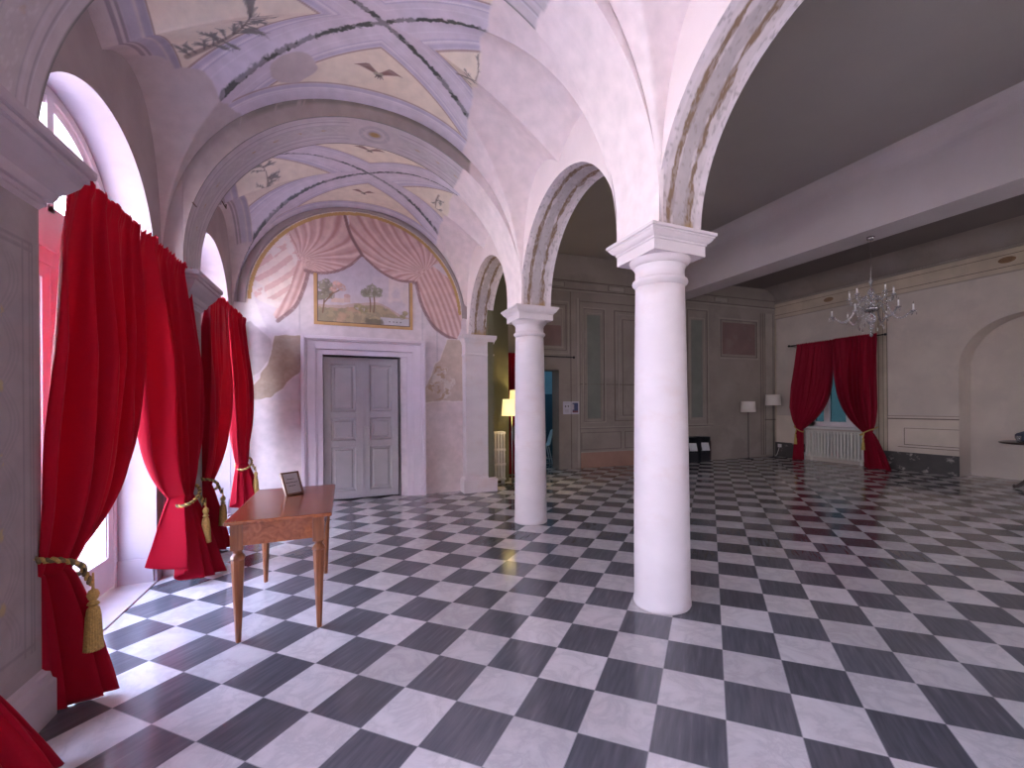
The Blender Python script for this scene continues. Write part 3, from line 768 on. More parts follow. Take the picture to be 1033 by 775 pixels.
# ------------------------------------------------------------------ end wall of the gallery with the door
DX0, DX1, DZ1 = -0.33, 0.785, 2.26
EY = 7.45
xs = np.unique(np.round(np.concatenate([np.linspace(-1.46, 1.95, 300), [DX0, DX1]]), 4))
zs = np.unique(np.round(np.concatenate([np.linspace(0, 4.7, 400), [DZ1]]), 4))
X, Z = np.meshgrid(xs, zs, indexing='ij')
def end_paint(X, Z):
    n1 = vnoise(X, Z, 2.3, 5); n2 = vnoise(X+3, Z, 8, 4); n3 = vnoise(X, Z, 26, 3)
    col = np.empty(X.shape+(3,)); col[...] = (0.66, 0.565, 0.60)          # lilac ground of the lunette
    R = np.hypot(X-0.265, Z-2.95)
    inl = (R < 1.54) | ((Z < 2.95) & (np.abs(X-0.265) < 1.54))
    pink = np.array((0.62, 0.385, 0.365)); pinkl = np.array((0.80, 0.62, 0.60)); pinkd = np.array((0.42, 0.215, 0.205)); fr = np.array((0.27, 0.155, 0.16))
    arc = lambda a: (0.265+1.5*math.cos(a), 2.95+1.5*math.sin(a))
    def drape(tie, fringe, arcs, lo):
        """painted cloth: pleats radiate from the tie towards the arc"""
        poly = fringe+arcs
        ins = inpoly(X, Z, poly)
        a = np.arctan2(Z-tie[1], X-tie[0]); d = np.hypot(X-tie[0], Z-tie[1])
        w = a+0.22*np.sin(d*2.2+a*1.5)+0.10*(n1-0.5)
        pl = np.sin(w*34)+0.5*np.sin(w*61+1.3)
        t = np.clip(pl/3.0+0.5, 0, 1)
        c = pinkd*(1-t)[..., None]+pinkl*t[..., None]
        c = 0.72*c+0.28*pink
        mixc2(col, ins, c)
        d = polyd(X, Z, fringe)
        z = (1-sstep(0.022, 0.032, d))*(0.6+0.4*(np.sin((X-Z)*190) > -0.3))
        mixc(col, z*inl, fr)
    def mixc2(col, mask, c): col[mask] = c[mask]
    def drapey(fringe, right, axis_pts, n):
        poly = fringe+right; ins = inpoly(X, Z, poly)
        a = axis_pts
        t = (X-a[0][0])*(a[1][1]-a[0][1])-(Z-a[0][1])*(a[1][0]-a[0][0])
        pl = np.sin(t*n+3*np.sin(Z*2.4)+1.5*n1); tt = np.clip(pl*0.4+0.5, 0, 1)
        c = 0.62*(pinkd*(1-tt)[..., None]+pinkl*tt[..., None])+0.38*pink
        mixc2(col, ins, c)
        d = polyd(X, Z, fringe)
        mixc(col, (1-sstep(0.022, 0.032, d))*(0.6+0.4*(np.sin((X+Z)*190) > -0.3))*inl, fr)
    # stripes of side panels under the drapery
    mixc(col, ((np.abs(X-1.16) < 0.012) | (np.abs(X-1.40) < 0.01) | (np.abs(X+0.62) < 0.012))*(Z < 3.3)*0.4, (0.40, 0.34, 0.40))
    # right tail, then the right swag
    drapey(curve([(1.06, 3.50), (1.15, 3.14), (1.32, 2.82), (1.52, 2.66), (1.72, 2.585)]), [(1.80, 2.75), (1.82, 3.0), (1.74, 3.35), (1.6, 3.62), (1.34, 3.80), (1.16, 3.66)], [(1.2, 3.7), (1.66, 2.6)], 62)
    drape((1.19, 3.66), curve([(0.24, 3.83), (0.49, 3.62), (0.76, 3.50), (1.05, 3.49)]), [(1.16, 3.64), (1.33, 3.81)]+[arc(math.radians(q)) for q in range(38, 102, 4)]+[(0.06, 4.15), (0.16, 3.95)], 0)
    # left tail, then the left swag
    drapey(curve([(-0.50, 3.50), (-0.56, 3.25), (-0.68, 2.95), (-0.90, 2.72)]), [(-0.96, 2.80), (-0.78, 3.2), (-0.70, 3.5), (-0.64, 3.66)], [(-0.6, 3.6), (-0.9, 2.7)], 75)
    drape((-0.62, 3.65), curve([(0.24, 3.83), (0.07, 3.65), (-0.13, 3.53), (-0.37, 3.475), (-0.54, 3.50)]), [(-0.62, 3.65), (-0.72, 3.75)]+[arc(math.radians(q)) for q in range(140, 98, -4)]+[(0.07, 4.15), (0.15, 3.97)], 0)
    # left remains: pale worn pink folds
    rem = inpoly(X, Z, [(-0.64, 3.66), (-0.75, 3.2), (-0.90, 2.90), (-1.14, 3.0), (-1.27, 3.12)]+[arc(math.radians(q)) for q in range(168, 132, -5)])
    st = np.sin((X*0.8-Z*0.9)*34+3*n1)
    c = np.where((st > 0.1)[..., None], np.array((0.66, 0.44, 0.42)), np.array((0.75, 0.62, 0.58)))
    keep = rem & (n2+0.35*n1 < 0.74)
    col[keep] = c[keep]
    lost = rem & ~keep
    col[lost] = (0.72, 0.62, 0.60)
    # centre edge of the right swag
    e = curve([(-0.01, 4.45), (0.08, 4.13), (0.24, 3.84)])
    mixc(col, (1-sstep(0.018, 0.028, polyd(X, Z, e))), fr)
    # worn wall, bare plaster patches
    mixc(col, sstep(-0.03, 0.03, 2.62-Z+0.15*(n1-0.5))*(X < -0.60), (0.64, 0.54, 0.57))
    def pp(poly, c, rag=0.06, lip=0.5):
        d = polyd(X, Z, poly+[poly[0]]); s = np.where(inpoly(X, Z, poly), -d, d)+rag*(n1-0.5)*2+0.03*(n2-0.5)
        mixc(col, (1-sstep(0.006, 0.018, np.abs(s)))*lip, (0.74, 0.66, 0.64))
        mixc(col, 1-sstep(-0.008, 0.008, s), c)
        return s
    pp([(-1.46, 3.12), (-1.2, 3.13), (-1.16, 2.98), (-1.05, 2.62), (-1.46, 2.62)], (0.74, 0.66, 0.66))
    s = pp([(-1.46, 2.64), (-1.24, 2.69), (-1.0, 2.44), (-0.96, 2.22), (-1.21, 1.92), (-1.46, 1.88)], (0.50, 0.42, 0.42), 0.05, 0.2)
    s = pp([(-0.94, 2.50), (-0.60, 2.52), (-0.60, 1.97), (-0.77, 1.82), (-0.99, 1.59), (-1.24, 1.54), (-1.33, 1.66), (-1.12, 1.88), (-1.0, 2.15)], (0.40, 0.305, 0.235), 0.04)
    mixc(col, (s < -0.02)*(n3 > 0.5)*0.4, (0.47, 0.375, 0.30))
    low = sstep(-0.02, 0.02, 1.56-Z+0.10*(n1-0.5))*((X > 1.0) | (X < -0.60))
    mixc(col, low, (0.64, 0.53, 0.52))
    mixc(col, low*sstep(0.50, 0.62, n1)*0.35*(X > 1), (0.58, 0.46, 0.43))
    s = pp([(1.56, 2.59), (1.95, 2.55), (1.95, 1.56), (1.05, 1.50), (1.15, 1.71), (1.23, 1.82), (1.36, 2.17), (1.44, 2.22)], (0.53, 0.42, 0.35), 0.035, 0.9)
    mixc(col, (s < -0.03)*sstep(0.5, 0.56, vnoise(X*1.2, Z, 6, 4))*(np.hypot(X-1.38, Z-1.85)+0.5*(n2-0.5) < 0.28)*0.8, (0.66, 0.58, 0.52))
    mixc(col, (s < -0.03)*(np.hypot(X-1.38, Z-1.85)+0.5*(n2-0.5) < 0.26)*(vnoise(X, Z*1.1, 15, 3) > 0.62)*0.8, (0.40, 0.27, 0.16))
    # ochre band along the arch and grey ring outside it
    mixc(col, (np.abs(R-1.518) < 0.024)*(Z > 3.0+0.2*(n2-0.5))*(Z > 2.95), (0.52, 0.33, 0.14))
    mixc(col, (np.abs(R-1.548) < 0.006)*(Z > 2.95), (0.72, 0.60, 0.50))
    out = (R > 1.555) & (Z > 2.95)
    col[out] = (0.44, 0.385, 0.385)
    mixc(col, out*(np.abs(R-1.60) < 0.015), (0.33, 0.29, 0.28))
    mixc(col, out*(X > 1.4), PLAST)
    col *= (0.93+0.14*n2)[..., None]
    return col
cx = (xs[:-1]+xs[1:])/2; cz = (zs[:-1]+zs[1:])/2
skip = ((cx[:, None] > DX0) & (cx[:, None] < DX1) & (cz[None, :] < DZ1))
b = W(); b.grid(np.stack([X, np.full(X.shape, EY), Z], -1), end_paint(X, Z), smooth=False, skip=skip)
# thickness: jambs of the door opening and the outer skin
b.box(DX0-0.02, DX0, EY, EY+0.3, 0, DZ1, 1); b.box(DX1, DX1+0.02, EY, EY+0.3, 0, DZ1, 1); b.box(DX0, DX1, EY, EY+0.3, DZ1, DZ1+0.02, 1)
b.box(-1.95, 2.3, EY+0.3, EY+0.36, 0, 4.95, 1)
wall_end = struct(b.build('wall_back', ['fresco', 'pilaster'], paint=True, recalc=False), 'end wall of the gallery painted with looped pink drapery')
# raised archivolt at the wall
b = W()
n = 90
ring = [(1.555, EY-0.005), (1.555, EY-0.05), (1.585, EY-0.05), (1.60, EY-0.03), (1.66, EY-0.03), (1.66, EY)]
vs = []
for k in range(n+1):
    a = PI*k/n
    for (r, y) in ring: vs.append((0.265+r*math.cos(a), y, 2.95+r*math.sin(a)))
    
kk = len(ring)
b.add(vs, [(i*kk+j, i*kk+j+1, (i+1)*kk+j+1, (i+1)*kk+j) for i in range(n) for j in range(kk-1)], 0, True)
b.build('archivolt', 'pilaster', wall_end)

# door
d1 = structure('door_1', 'grey panelled double door in a stepped lavender surround')
b = W()
o0, o1, oz = -0.605, 1.185, 2.525
def surround(b, a0, a1, z1, w, y0, y1):
    b.box(a0, a0+w, y0, y1, 0, z1); b.box(a1-w, a1, y0, y1, 0, z1); b.box(a0+w, a1-w, y0, y1, z1-w, z1)
surround(b, o0, o1, oz, 0.05, EY-0.11, EY); surround(b, o0+0.05, o1-0.05, oz-0.05, 0.025, EY-0.085, EY)
surround(b, o0+0.075, o1-0.075, oz-0.075, 0.115, EY-0.06, EY); surround(b, o0+0.19, o1-0.19, oz-0.175, 0.02, EY-0.045, EY)
surround(b, o0+0.21, o1-0.21, oz-0.20, 0.075, EY-0.032, EY+0.02)
b.build('surround', 'lavtrim', d1, bevel=0.004)
def leaf(x0, x1, name):
    b = W(); y0, y1 = EY+0.07, EY+0.11
    rows = [(0.02, 0.14), (0.83, 0.93), (1.28, 1.38), (2.12, 2.225)]
    sw = 0.10
    b.box(x0, x0+sw, y0, y1, 0.02, 2.225); b.box(x1-sw, x1, y0, y1, 0.02, 2.225)
    for r0, r1 in rows: b.box(x0+sw, x1-sw, y0, y1, r0, r1)
    o = b.build(name, 'doorgrey', d1, bevel=0.004)
    b = W()
    for (za, zb) in ((0.14, 0.83), (0.93, 1.28), (1.38, 2.12)):
        a0, a1 = x0+sw, x1-sw
        for k, (ins, y) in enumerate(((0.0, y0+0.004), (0.018, y0+0.022), (0.045, y0+0.024), (0.065, y0+0.008))):
            pass
        prof = [(0.0, y0+0.002), (0.014, y0+0.020), (0.042, y0+0.022), (0.060, y0+0.008)]
        vs = []
        for (i, y) in prof: vs += [(a0+i, y, za+i), (a1-i, y, za+i), (a1-i, y, zb-i), (a0+i, y, zb-i)]
        b.add(vs, [(r*4+c, r*4+(c+1) % 4, (r+1)*4+(c+1) % 4, (r+1)*4+c) for r in range(3) for c in range(4)]+[(12, 13, 14, 15)])
    b.build('panels', 'doorgrey', o)
    return o
mid = (DX0+DX1)/2+0.01
la = leaf(DX0+0.015, mid-0.003, 'door_leaf'); lb = leaf(mid+0.003, DX1-0.015, 'door_leaf')
b = W(); b.box(mid+0.02, mid+0.045, EY+0.058, EY+0.07, 1.00, 1.16); b.tube([(mid+0.032, EY+0.06, 1.13), (mid+0.032, EY+0.02, 1.13)], 0.008); b.tube([(mid+0.032, EY+0.025, 1.13), (mid+0.10, EY+0.025, 1.13)], 0.008)
b.build('handle', 'steel', lb)
b = W(); b.box(mid-0.012, mid+0.012, EY+0.055, EY+0.075, 0.02, 2.225); b.build('astragal', 'doorgrey', la)

# framed landscape painted on the wall
pt = thing('wall_painting', 'painted landscape with trees and a tower in an ochre frame above the door', 'painting', (0.284, EY-0.004, 3.09))
b = MB(); b.box(-0.718, 0.718, -0.012, 0, -0.385, -0.34, 0); b.box(-0.718, -0.673, -0.012, 0, -0.34, 0.385, 0); b.box(0.673, 0.718, -0.012, 0, -0.34, 0.385, 0)
b.box(-0.673, 0.673, -0.010, 0, -0.34, -0.328, 1); b.box(-0.673, -0.661, -0.010, 0, -0.33, 0.38, 1); b.box(0.661, 0.673, -0.010, 0, -0.33, 0.38, 1)
b.build('painted_frame', ['orange', M['hallline']], pt)
px_ = np.linspace(-0.66, 0.66, 300); pz_ = np.linspace(-0.33, 0.75, 260)
PX, PZ = np.meshgrid(px_, pz_, indexing='ij')
def landscape(X, Z):
    n1 = vnoise(X, Z, 5, 5); n2 = vnoise(X, Z, 18, 4)
    col = np.empty(X.shape+(3,)); col[...] = (0.56, 0.47, 0.53)
    mixc(col, sstep(0.45, 0.65, n1)*(Z > -0.1)*(X > 0.1), (0.66, 0.54, 0.55))
    mixc(col, sstep(-0.02, 0.2, Z)*0.6*(X < 0.35), (0.52, 0.46, 0.55))
    hill = -0.06+0.05*np.sin(X*4+0.6)-0.16*sstep(0.15, 0.62, X)
    mixc(col, (Z < hill+0.04*(n1-0.5)+0.03)*1.0, (0.50, 0.37, 0.34))
    g = (Z < hill-0.01+0.06*(n2-0.5))
    mixc(col, g*1.0, (0.33, 0.27, 0.19))
    mixc(col, g*sstep(0.45, 0.6, n2), (0.42, 0.33, 0.22))
    mixc(col, g*sstep(0.5, 0.6, n1)*(X < 0.1)*0.7, (0.52, 0.33, 0.24))
    mixc(col, ((Z < -0.22+0.02*n2) & (X > 0.22))*1.0, (0.52, 0.48, 0.52))
    mixc(col, (1-sstep(-0.015, 0.015, np.hypot((X-0.14)*0.45, Z+0.285)-0.055+0.07*(n2-0.5)))*0.85, (0.17, 0.15, 0.115))
    # tower and house
    mixc(col, ((np.abs(X+0.26) < 0.045) & (Z > -0.02) & (Z < 0.08)), (0.56, 0.40, 0.38)); mixc(col, np.hypot(X+0.26, (Z-0.08)*1.6) < 0.047, (0.50, 0.33, 0.32))
    mixc(col, ((np.abs(X+0.39) < 0.09) & (Z > -0.03) & (Z < 0.035)), (0.62, 0.46, 0.42))
    def tree(c, r, trunk, fc, pk=None):
        for (a, bq) in trunk: stroke(col, X, Z, curve([a, ((a[0]+bq[0])/2+0.01, (a[1]+bq[1])/2), bq], 8), 0.010, (0.24, 0.15, 0.11), 0.95)
        for (cx, cz, rr) in c:
            q = np.hypot((X-cx), (Z-cz)*1.15)-rr+0.5*rr*(vnoise(X+cx, Z, 22, 4)-0.5)*2
            mixc(col, (1-sstep(-0.012, 0.012, q))*0.9, fc); mixc(col, (1-sstep(-0.012, 0.0, q))*(n2 > 0.52)*0.6, np.array(fc)*1.5); mixc(col, (1-sstep(-0.02, 0.0, q))*(vnoise(X, Z, 34, 2) > 0.62)*0.6, (0.52, 0.45, 0.47))
    tree([(0.09, 0.24, 0.07), (0.02, 0.15, 0.08), (0.16, 0.17, 0.085), (0.20, 0.20, 0.06), (0.08, 0.16, 0.08)], 0, [((0.07, -0.14), (0.06, 0.12)), ((0.12, -0.14), (0.13, 0.1))], (0.24, 0.225, 0.17))
    tree([(-0.56, 0.22, 0.11), (-0.52, 0.10, 0.09), (-0.62, 0.05, 0.08)], 0, [((-0.60, -0.2), (-0.58, 0.1))], (0.23, 0.205, 0.16))
    tree([(-0.40, 0.24, 0.06), (-0.33, 0.20, 0.06), (-0.45, 0.16, 0.05)], 0, [((-0.58, -0.05), (-0.42, 0.18)), ((-0.5, 0.08), (-0.33, 0.19))], (0.52, 0.32, 0.28))
    tree([(0.56, -0.18, 0.05), (0.60, -0.12, 0.04), (-0.1, -0.08, 0.06), (-0.03, -0.12, 0.06)], 0, [], (0.30, 0.25, 0.15))
    for a in (0.36, 0.42, 0.47, 0.53): mixc(col, np.hypot(X-a, (Z+0.275)*1.8) < 0.014, (0.15, 0.12, 0.12))
    return col
LF = curve([(0.24, 3.83), (0.07, 3.65), (-0.13, 3.53), (-0.37, 3.475), (-0.54, 3.50)])[::-1]
RF = curve([(0.24, 3.83), (0.49, 3.62), (0.76, 3.50), (1.05, 3.49)])
fz = np.interp(px_+0.284, [p[0] for p in LF+RF], [p[1] for p in LF+RF])-3.09-0.022
sk = PZ[:-1, :-1] > fz[:-1, None]
b = MB(); b.grid(np.stack([PX, np.full(PX.shape, -0.006), PZ], -1), landscape(PX, PZ), skip=sk)
b.build('landscape', 'fresco', pt, paint=True, recalc=False)

# ------------------------------------------------------------------ windows of the gallery
def gallery_window(c, k):
    w = structure('window_%d' % k, 'white arched garden door with a fanlight')
    x0, x1 = -1.79, -1.70
    b = W()
    # outer frame, arched head
    b.box(x0, x1, c-0.85, c-0.80, 0.012, 2.64); b.box(x0, x1, c+0.80, c+0.85, 0.012, 2.64)
    n = 32
    def arcband(r0, r1, xa, xb, m=0):
        vs = []
        for i in range(n+1):
            a = PI*i/n
            for (r, x) in ((r0, xa), (r1, xa), (r1, xb), (r0, xb)): vs.append((x, c+r*math.cos(a), 2.64+r*math.sin(a)))
        b.add(vs, [(i*4+j, i*4+(j+1) % 4, (i+1)*4+(j+1) % 4, (i+1)*4+j) for i in range(n) for j in range(4)], m)
    arcband(0.79, 0.852, x0, x1); arcband(0.735, 0.79, x0+0.015, x1-0.015)
    b.box(x0, x1, c-0.82, c+0.82, 2.36, 2.74); b.box(x0-0.01, x1+0.012, c-0.82, c+0.82, 2.455, 2.475)
    b.box(x0, x1, c-0.035, c+0.035, 2.70, 3.44)
    o = b.build('window_frame', 'winframe', w)
    b = W()
    for s in (-1, 1):
        a0, a1 = (c-0.80, c-0.004) if s < 0 else (c+0.004, c+0.80)
        b.box(x0+0.01, x1-0.005, a0, a0+0.085, 0.03, 2.36); b.box(x0+0.01, x1-0.005, a1-0.085, a1, 0.03, 2.36)
        b.box(x0+0.01, x1-0.005, a0+0.08, a1-0.08, 0.03, 0.28); b.box(x0+0.01, x1-0.005, a0+0.08, a1-0.08, 2.27, 2.36)
        b.box(x0+0.03, x1-0.025, a0+0.08, a1-0.08, 1.22, 1.25)
        for (ya, yb) in ((a0+0.085, a0+0.10), (a1-0.10, a1-0.085)): b.box(x0+0.02, x1-0.015, ya, yb, 0.28, 2.27)
    b.build('casements', 'winframe', w, bevel=0.004)
    b = W(); b.box(-1.748, -1.742, c-0.72, c-0.08, 0.27, 2.28); b.box(-1.748, -1.742, c+0.08, c+0.72, 0.27, 2.28); b.build('pane', 'glass', w)
    b = W()
    vs = [(-1.745, c, 2.74)]+[(-1.745, c+0.74*math.cos(PI*i/n), 2.64+0.74*math.sin(PI*i/n)) for i in range(4, n-3)]
    b.add(vs, [tuple(range(len(vs)))]); b.build('fanlight_pane', 'glass', w)
for k, c in enumerate((3.835, 6.345, 1.325, -1.18)): gallery_window(c, k+1)

# ------------------------------------------------------------------ the hall
b = W()
# right wall with the blind arched niche and the window opening
arched_wall(b, S0, 6.05, 5.1, WALLX, WALLX+0.46, [(3.53, 0.94, 0.0, 2.11)], lambda u, w, z: (w, u, z), 0, 0)
WY0, WY1, WZ0, WZ1 = 6.05, 7.62, 0.86, 2.75
b.box(WALLX, WALLX+0.46, WY0, WY1, 0, WZ0); b.box(WALLX, WALLX+0.46, WY0, WY1, WZ1, 5.1); b.box(WALLX, WALLX+0.46, WY1, 8.6, 0, 5.1)
b.box(WALLX+0.44, WALLX+0.52, 2.4, 4.7, 0, 3.4)
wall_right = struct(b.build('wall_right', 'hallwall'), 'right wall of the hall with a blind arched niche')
# paint and mouldings of the right wall: strips a few millimetres thick
RX = WALLX
def strip(b, y0, y1, z0, z1, t=0.006, m=0): b.box(RX-t, RX+0.002, y0, y1, z0, z1, m)
b = W()
strip(b, 4.47, 8.55, 3.79, 4.24, 0.006, 0); strip(b, S0, 4.47, 3.79, 4.24, 0.006, 0)
strip(b, S0, 8.55, 3.79, 3.815, 0.012, 1); strip(b, S0, 8.55, 4.22, 4.25, 0.03, 1); strip(b, S0, 8.55, 3.90, 3.912, 0.01, 2); strip(b, S0, 8.55, 4.12, 4.13, 0.01, 2)
b.build('frieze', ['frieze', 'hallpale', 'hallline'], wall_right)
for yc in (7.0, 3.77, 5.38, 2.2):
    b = W()
    vs = [(RX-0.012, yc+0.12*math.cos(2*PI*k/32), 4.03+0.055*math.sin(2*PI*k/32)+0.0) for k in range(32)]
    if yc != 5.38: b.prism([(x, y, z+0.0) for x, y, z in vs], (0.006, 0, 0)); b.build('medallion', 'medal', wall_right)
b = W()
strip(b, 5.71, 5.95, 0.39, 3.79, 0.006, 0); strip(b, 5.88, 5.892, 0.39, 3.79, 0.009, 1); strip(b, 5.79, 5.80, 0.39, 3.79, 0.009, 1); strip(b, 5.71, 5.722, 0.39, 3.79, 0.009, 1)
strip(b, 8.46, 8.5, 0.39, 3.79, 0.008, 0)
b.build('painted_strip', ['frieze', 'hallline'], wall_right)
b = W()
strip(b, 4.47, 5.71, 0.39, 1.17, 0.006, 0); strip(b, 7.7, 8.5, 0.39, 1.13, 0.006, 0)
strip(b, 4.47, 5.71, 1.10, 1.125, 0.012, 1); strip(b, 4.47, 5.71, 1.16, 1.18, 0.014, 2)
strip(b, 4.47, 5.40, 0.905, 0.915, 0.009, 1); strip(b, 4.47, 5.40, 0.555, 0.567, 0.009, 1); strip(b, 5.39, 5.402, 0.555, 0.915, 0.009, 1); strip(b, 4.47, 5.52, 0.50, 0.512, 0.009, 1)
b.build('dado_panel', ['dado', 'hallline', 'hallpale'], wall_right)
b = W(); strip(b, 4.47, 6.2, 0, 0.395, 0.018, 0); strip(b, 7.65, 8.55, 0, 0.395, 0.018, 0); strip(b, S0, 2.59, 0, 0.395, 0.018, 0)
struct(b.build('baseboard_right', 'darkskirt'), 'chipped black skirting')
# ceiling of the right half, with a coved edge
b = W()
n = 12
cv = [(RX-0.42*(1-math.sin(PI/2*k/n)), 4.25+0.37*(1-math.cos(PI/2*k/n))) for k in range(n+1)]
cv = [(RX, 4.25)]+[(RX-0.45*(1-math.cos(PI/2*k/n)), 4.27+0.35*math.sin(PI/2*k/n)) for k in range(n+1)]
vs = []
for (x, z) in cv: vs += [(x, S0, z), (x, 8.7, z)]
b.add(vs, [(2*i, 2*i+1, 2*i+3, 2*i+2) for i in range(len(cv)-1)], 1, True)
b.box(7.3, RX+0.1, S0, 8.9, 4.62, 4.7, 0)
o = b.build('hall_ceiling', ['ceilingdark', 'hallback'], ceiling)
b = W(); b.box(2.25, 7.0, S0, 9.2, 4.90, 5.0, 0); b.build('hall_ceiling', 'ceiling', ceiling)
# the deep beam between the two halves, coved up to the left ceiling
b = W()
prof = [(7.33, 4.65), (7.33, 3.92), (6.80, 3.92), (6.80, 4.58)]+[(6.80-0.20*(1-math.cos(PI/2*k/8)), 4.58+0.33*math.sin(PI/2*k/8)) for k in range(1, 9)]+[(7.33, 4.92)]
b.prism([(x, S0, z) for x, z in prof], (0, 12.0, 0))
struct(b.build('trim_5', 'beam'), 'deep plaster beam across the hall')

# back wall of the hall (its own slightly turned frame)
BD0, BD1, BDZ = -7.45, -6.55, 2.25
b = W(BACK)
b.box(-9.2, BD0, 0, 0.42, 0, 5.0); b.box(BD1, 0.1, 0, 0.42, 0, 5.0); b.box(BD0, BD1, 0, 0.42, BDZ, 5.0)
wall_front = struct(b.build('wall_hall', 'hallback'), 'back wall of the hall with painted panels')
def bs(b, a0, a1, z0, z1, t=0.008, m=0): b.box(a0, a1, -t, 0.002, z0, z1, m)
def bframe(b, a0, a1, z0, z1, w, t, m):
    bs(b, a0, a1, z0, z0+w, t, m); bs(b, a0, a1, z1-w, z1, t, m); bs(b, a0, a0+w, z0, z1, t, m); bs(b, a1-w, a1, z0, z1, t, m)
HM = ['hallback', 'hallline', 'hallpale', 'sage', 'rosepanel', 'terracotta']
b = W(BACK)   # cornice lines and upper frieze
bs(b, -9, 0, 4.10, 4.125, 0.012, 1); bs(b, -9, 0, 4.29, 4.31, 0.012, 1); bs(b, -9, 0, 4.06, 4.09, 0.02, 2)
for a in (-8.4, -6.62, -5.05, -3.5, -1.9): bs(b, a-0.22, a+0.22, 4.13, 4.28, 0.010, 2); bframe(b, a-0.22, a+0.22, 4.14, 4.27, 0.012, 0.014, 1)
b.build('painted_cornice', HM, wall_front)
b = W(BACK)   # tall panel beside the door
bs(b, -6.10, -6.03, 0.0, 3.92, 0.012, 2); bs(b, -6.035, -6.02, 0, 3.92, 0.014, 1); bs(b, -6.26, -6.245, 0, 4.05, 0.010, 1)
bframe(b, -6.05, -4.5, 1.93, 3.86, 0.02, 0.008, 1)
bframe(b, -5.96, -5.36, 1.04, 3.72, 0.03, 0.016, 2); bframe(b, -5.93, -5.39, 1.07, 3.69, 0.010, 0.018, 1)
bframe(b, -5.86, -5.46, 1.09, 3.60, 0.015, 0.014, 2); bs(b, -5.83, -5.50, 1.14, 3.55, 0.008, 3)
b.build('painted_panel', HM, wall_front)
b = W(BACK)
bframe(b, -5.12, -4.2, 1.07, 3.70, 0.02, 0.010, 1); bframe(b, -5.02, -4.3, 1.15, 3.62, 0.02, 0.014, 2); bframe(b, -4.90, -4.4, 1.2, 3.5, 0.012, 0.010, 1)
b.build('painted_panel', HM, wall_front)
b = W(BACK)   # panel over the doorway
bs(b, -6.98, -6.49, 2.80, 3.26, 0.006, 4); bframe(b, -7.3, -6.30, 2.62, 3.82, 0.025, 0.012, 2); bframe(b, -7.22, -6.36, 2.70, 3.74, 0.012, 0.014, 1); bframe(b, -7.12, -6.44, 2.76, 3.66, 0.02, 0.012, 2)
b.build('painted_panel', HM, wall_front)
b = W(BACK)   # dado
bs(b, -6.02, -3.0, 0.0, 0.355, 0.010, 5); bs(b, -6.02, -3.0, 0.355, 0.375, 0.016, 2)
bs(b, -6.05, -2.2, 0.92, 0.945, 0.014, 2); bs(b, -6.05, -2.2, 0.905, 0.918, 0.012, 1)
bframe(b, -6.0, -4.95, 0.42, 0.82, 0.012, 0.009, 1); bframe(b, -4.85, -3.3, 0.42, 0.82, 0.012, 0.009, 1)
b.build('painted_dado', HM, wall_front)
b = W(BACK)   # narrow panel right of the near column, square panel beyond
bframe(b, -3.04, -2.33, 0.86, 3.92, 0.022, 0.012, 2); bframe(b, -3.0, -2.37, 0.90, 3.88, 0.010, 0.014, 1)
bframe(b, -2.93, -2.45, 1.06, 3.68, 0.02, 0.012, 2); bs(b, -2.87, -2.53, 1.12, 3.62, 0.008, 3)
b.build('painted_panel', HM, wall_front)
b = W(BACK)
bframe(b, -1.98, -0.62, 2.66, 3.74, 0.03, 0.010, 2); bframe(b, -1.93, -0.67, 2.71, 3.69, 0.012, 0.014, 1); bs(b, -1.86, -0.74, 2.78, 3.62, 0.008, 4)
b.build('painted_panel', HM, wall_front)
b = W(BACK)
for a in (-0.54, -0.46, -0.38, -0.10): bs(b, a, a+0.012, 0.05, 3.95, 0.010, 1)
bs(b, -0.38, -0.10, 0.05, 3.95, 0.006, 2); bs(b, -0.4, 0, 1.0, 1.03, 0.012, 1)
b.build('painted_strip', HM, wall_front)
# jog of olive plaster beside the arcade, in front of it the cast iron radiator
b = W(); b.box(2.25, 2.84, 7.96, 9.3, 0, 4.95); struct(b.build('wall_jog', 'olive'), 'olive green wall beside the arcade')
# hall wall behind the camera; its unseen openings are added as fill light
b = W()
cur = -2.0
for (a0, a1, z0, z1) in ((3.8, 4.4, 1.4, 3.0), (7.9, 8.6, 1.4, 3.0)):
    b.box(cur, a0, S0-0.12, S0, 0, 5.05); b.box(a0, a1, S0-0.12, S0, 0, z0); b.box(a0, a1, S0-0.12, S0, z1, 5.05); cur = a1
b.box(cur, 11.5, S0-0.12, S0, 0, 5.05)
struct(b.build('wall_south', 'hallwall'), 'wall behind the camera with openings added to light the hall')
b = W(); b.box(2.2, 2.3, 7.2, 8.0, 0, 4.95); b.build('return', 'olive', wall_arcade)

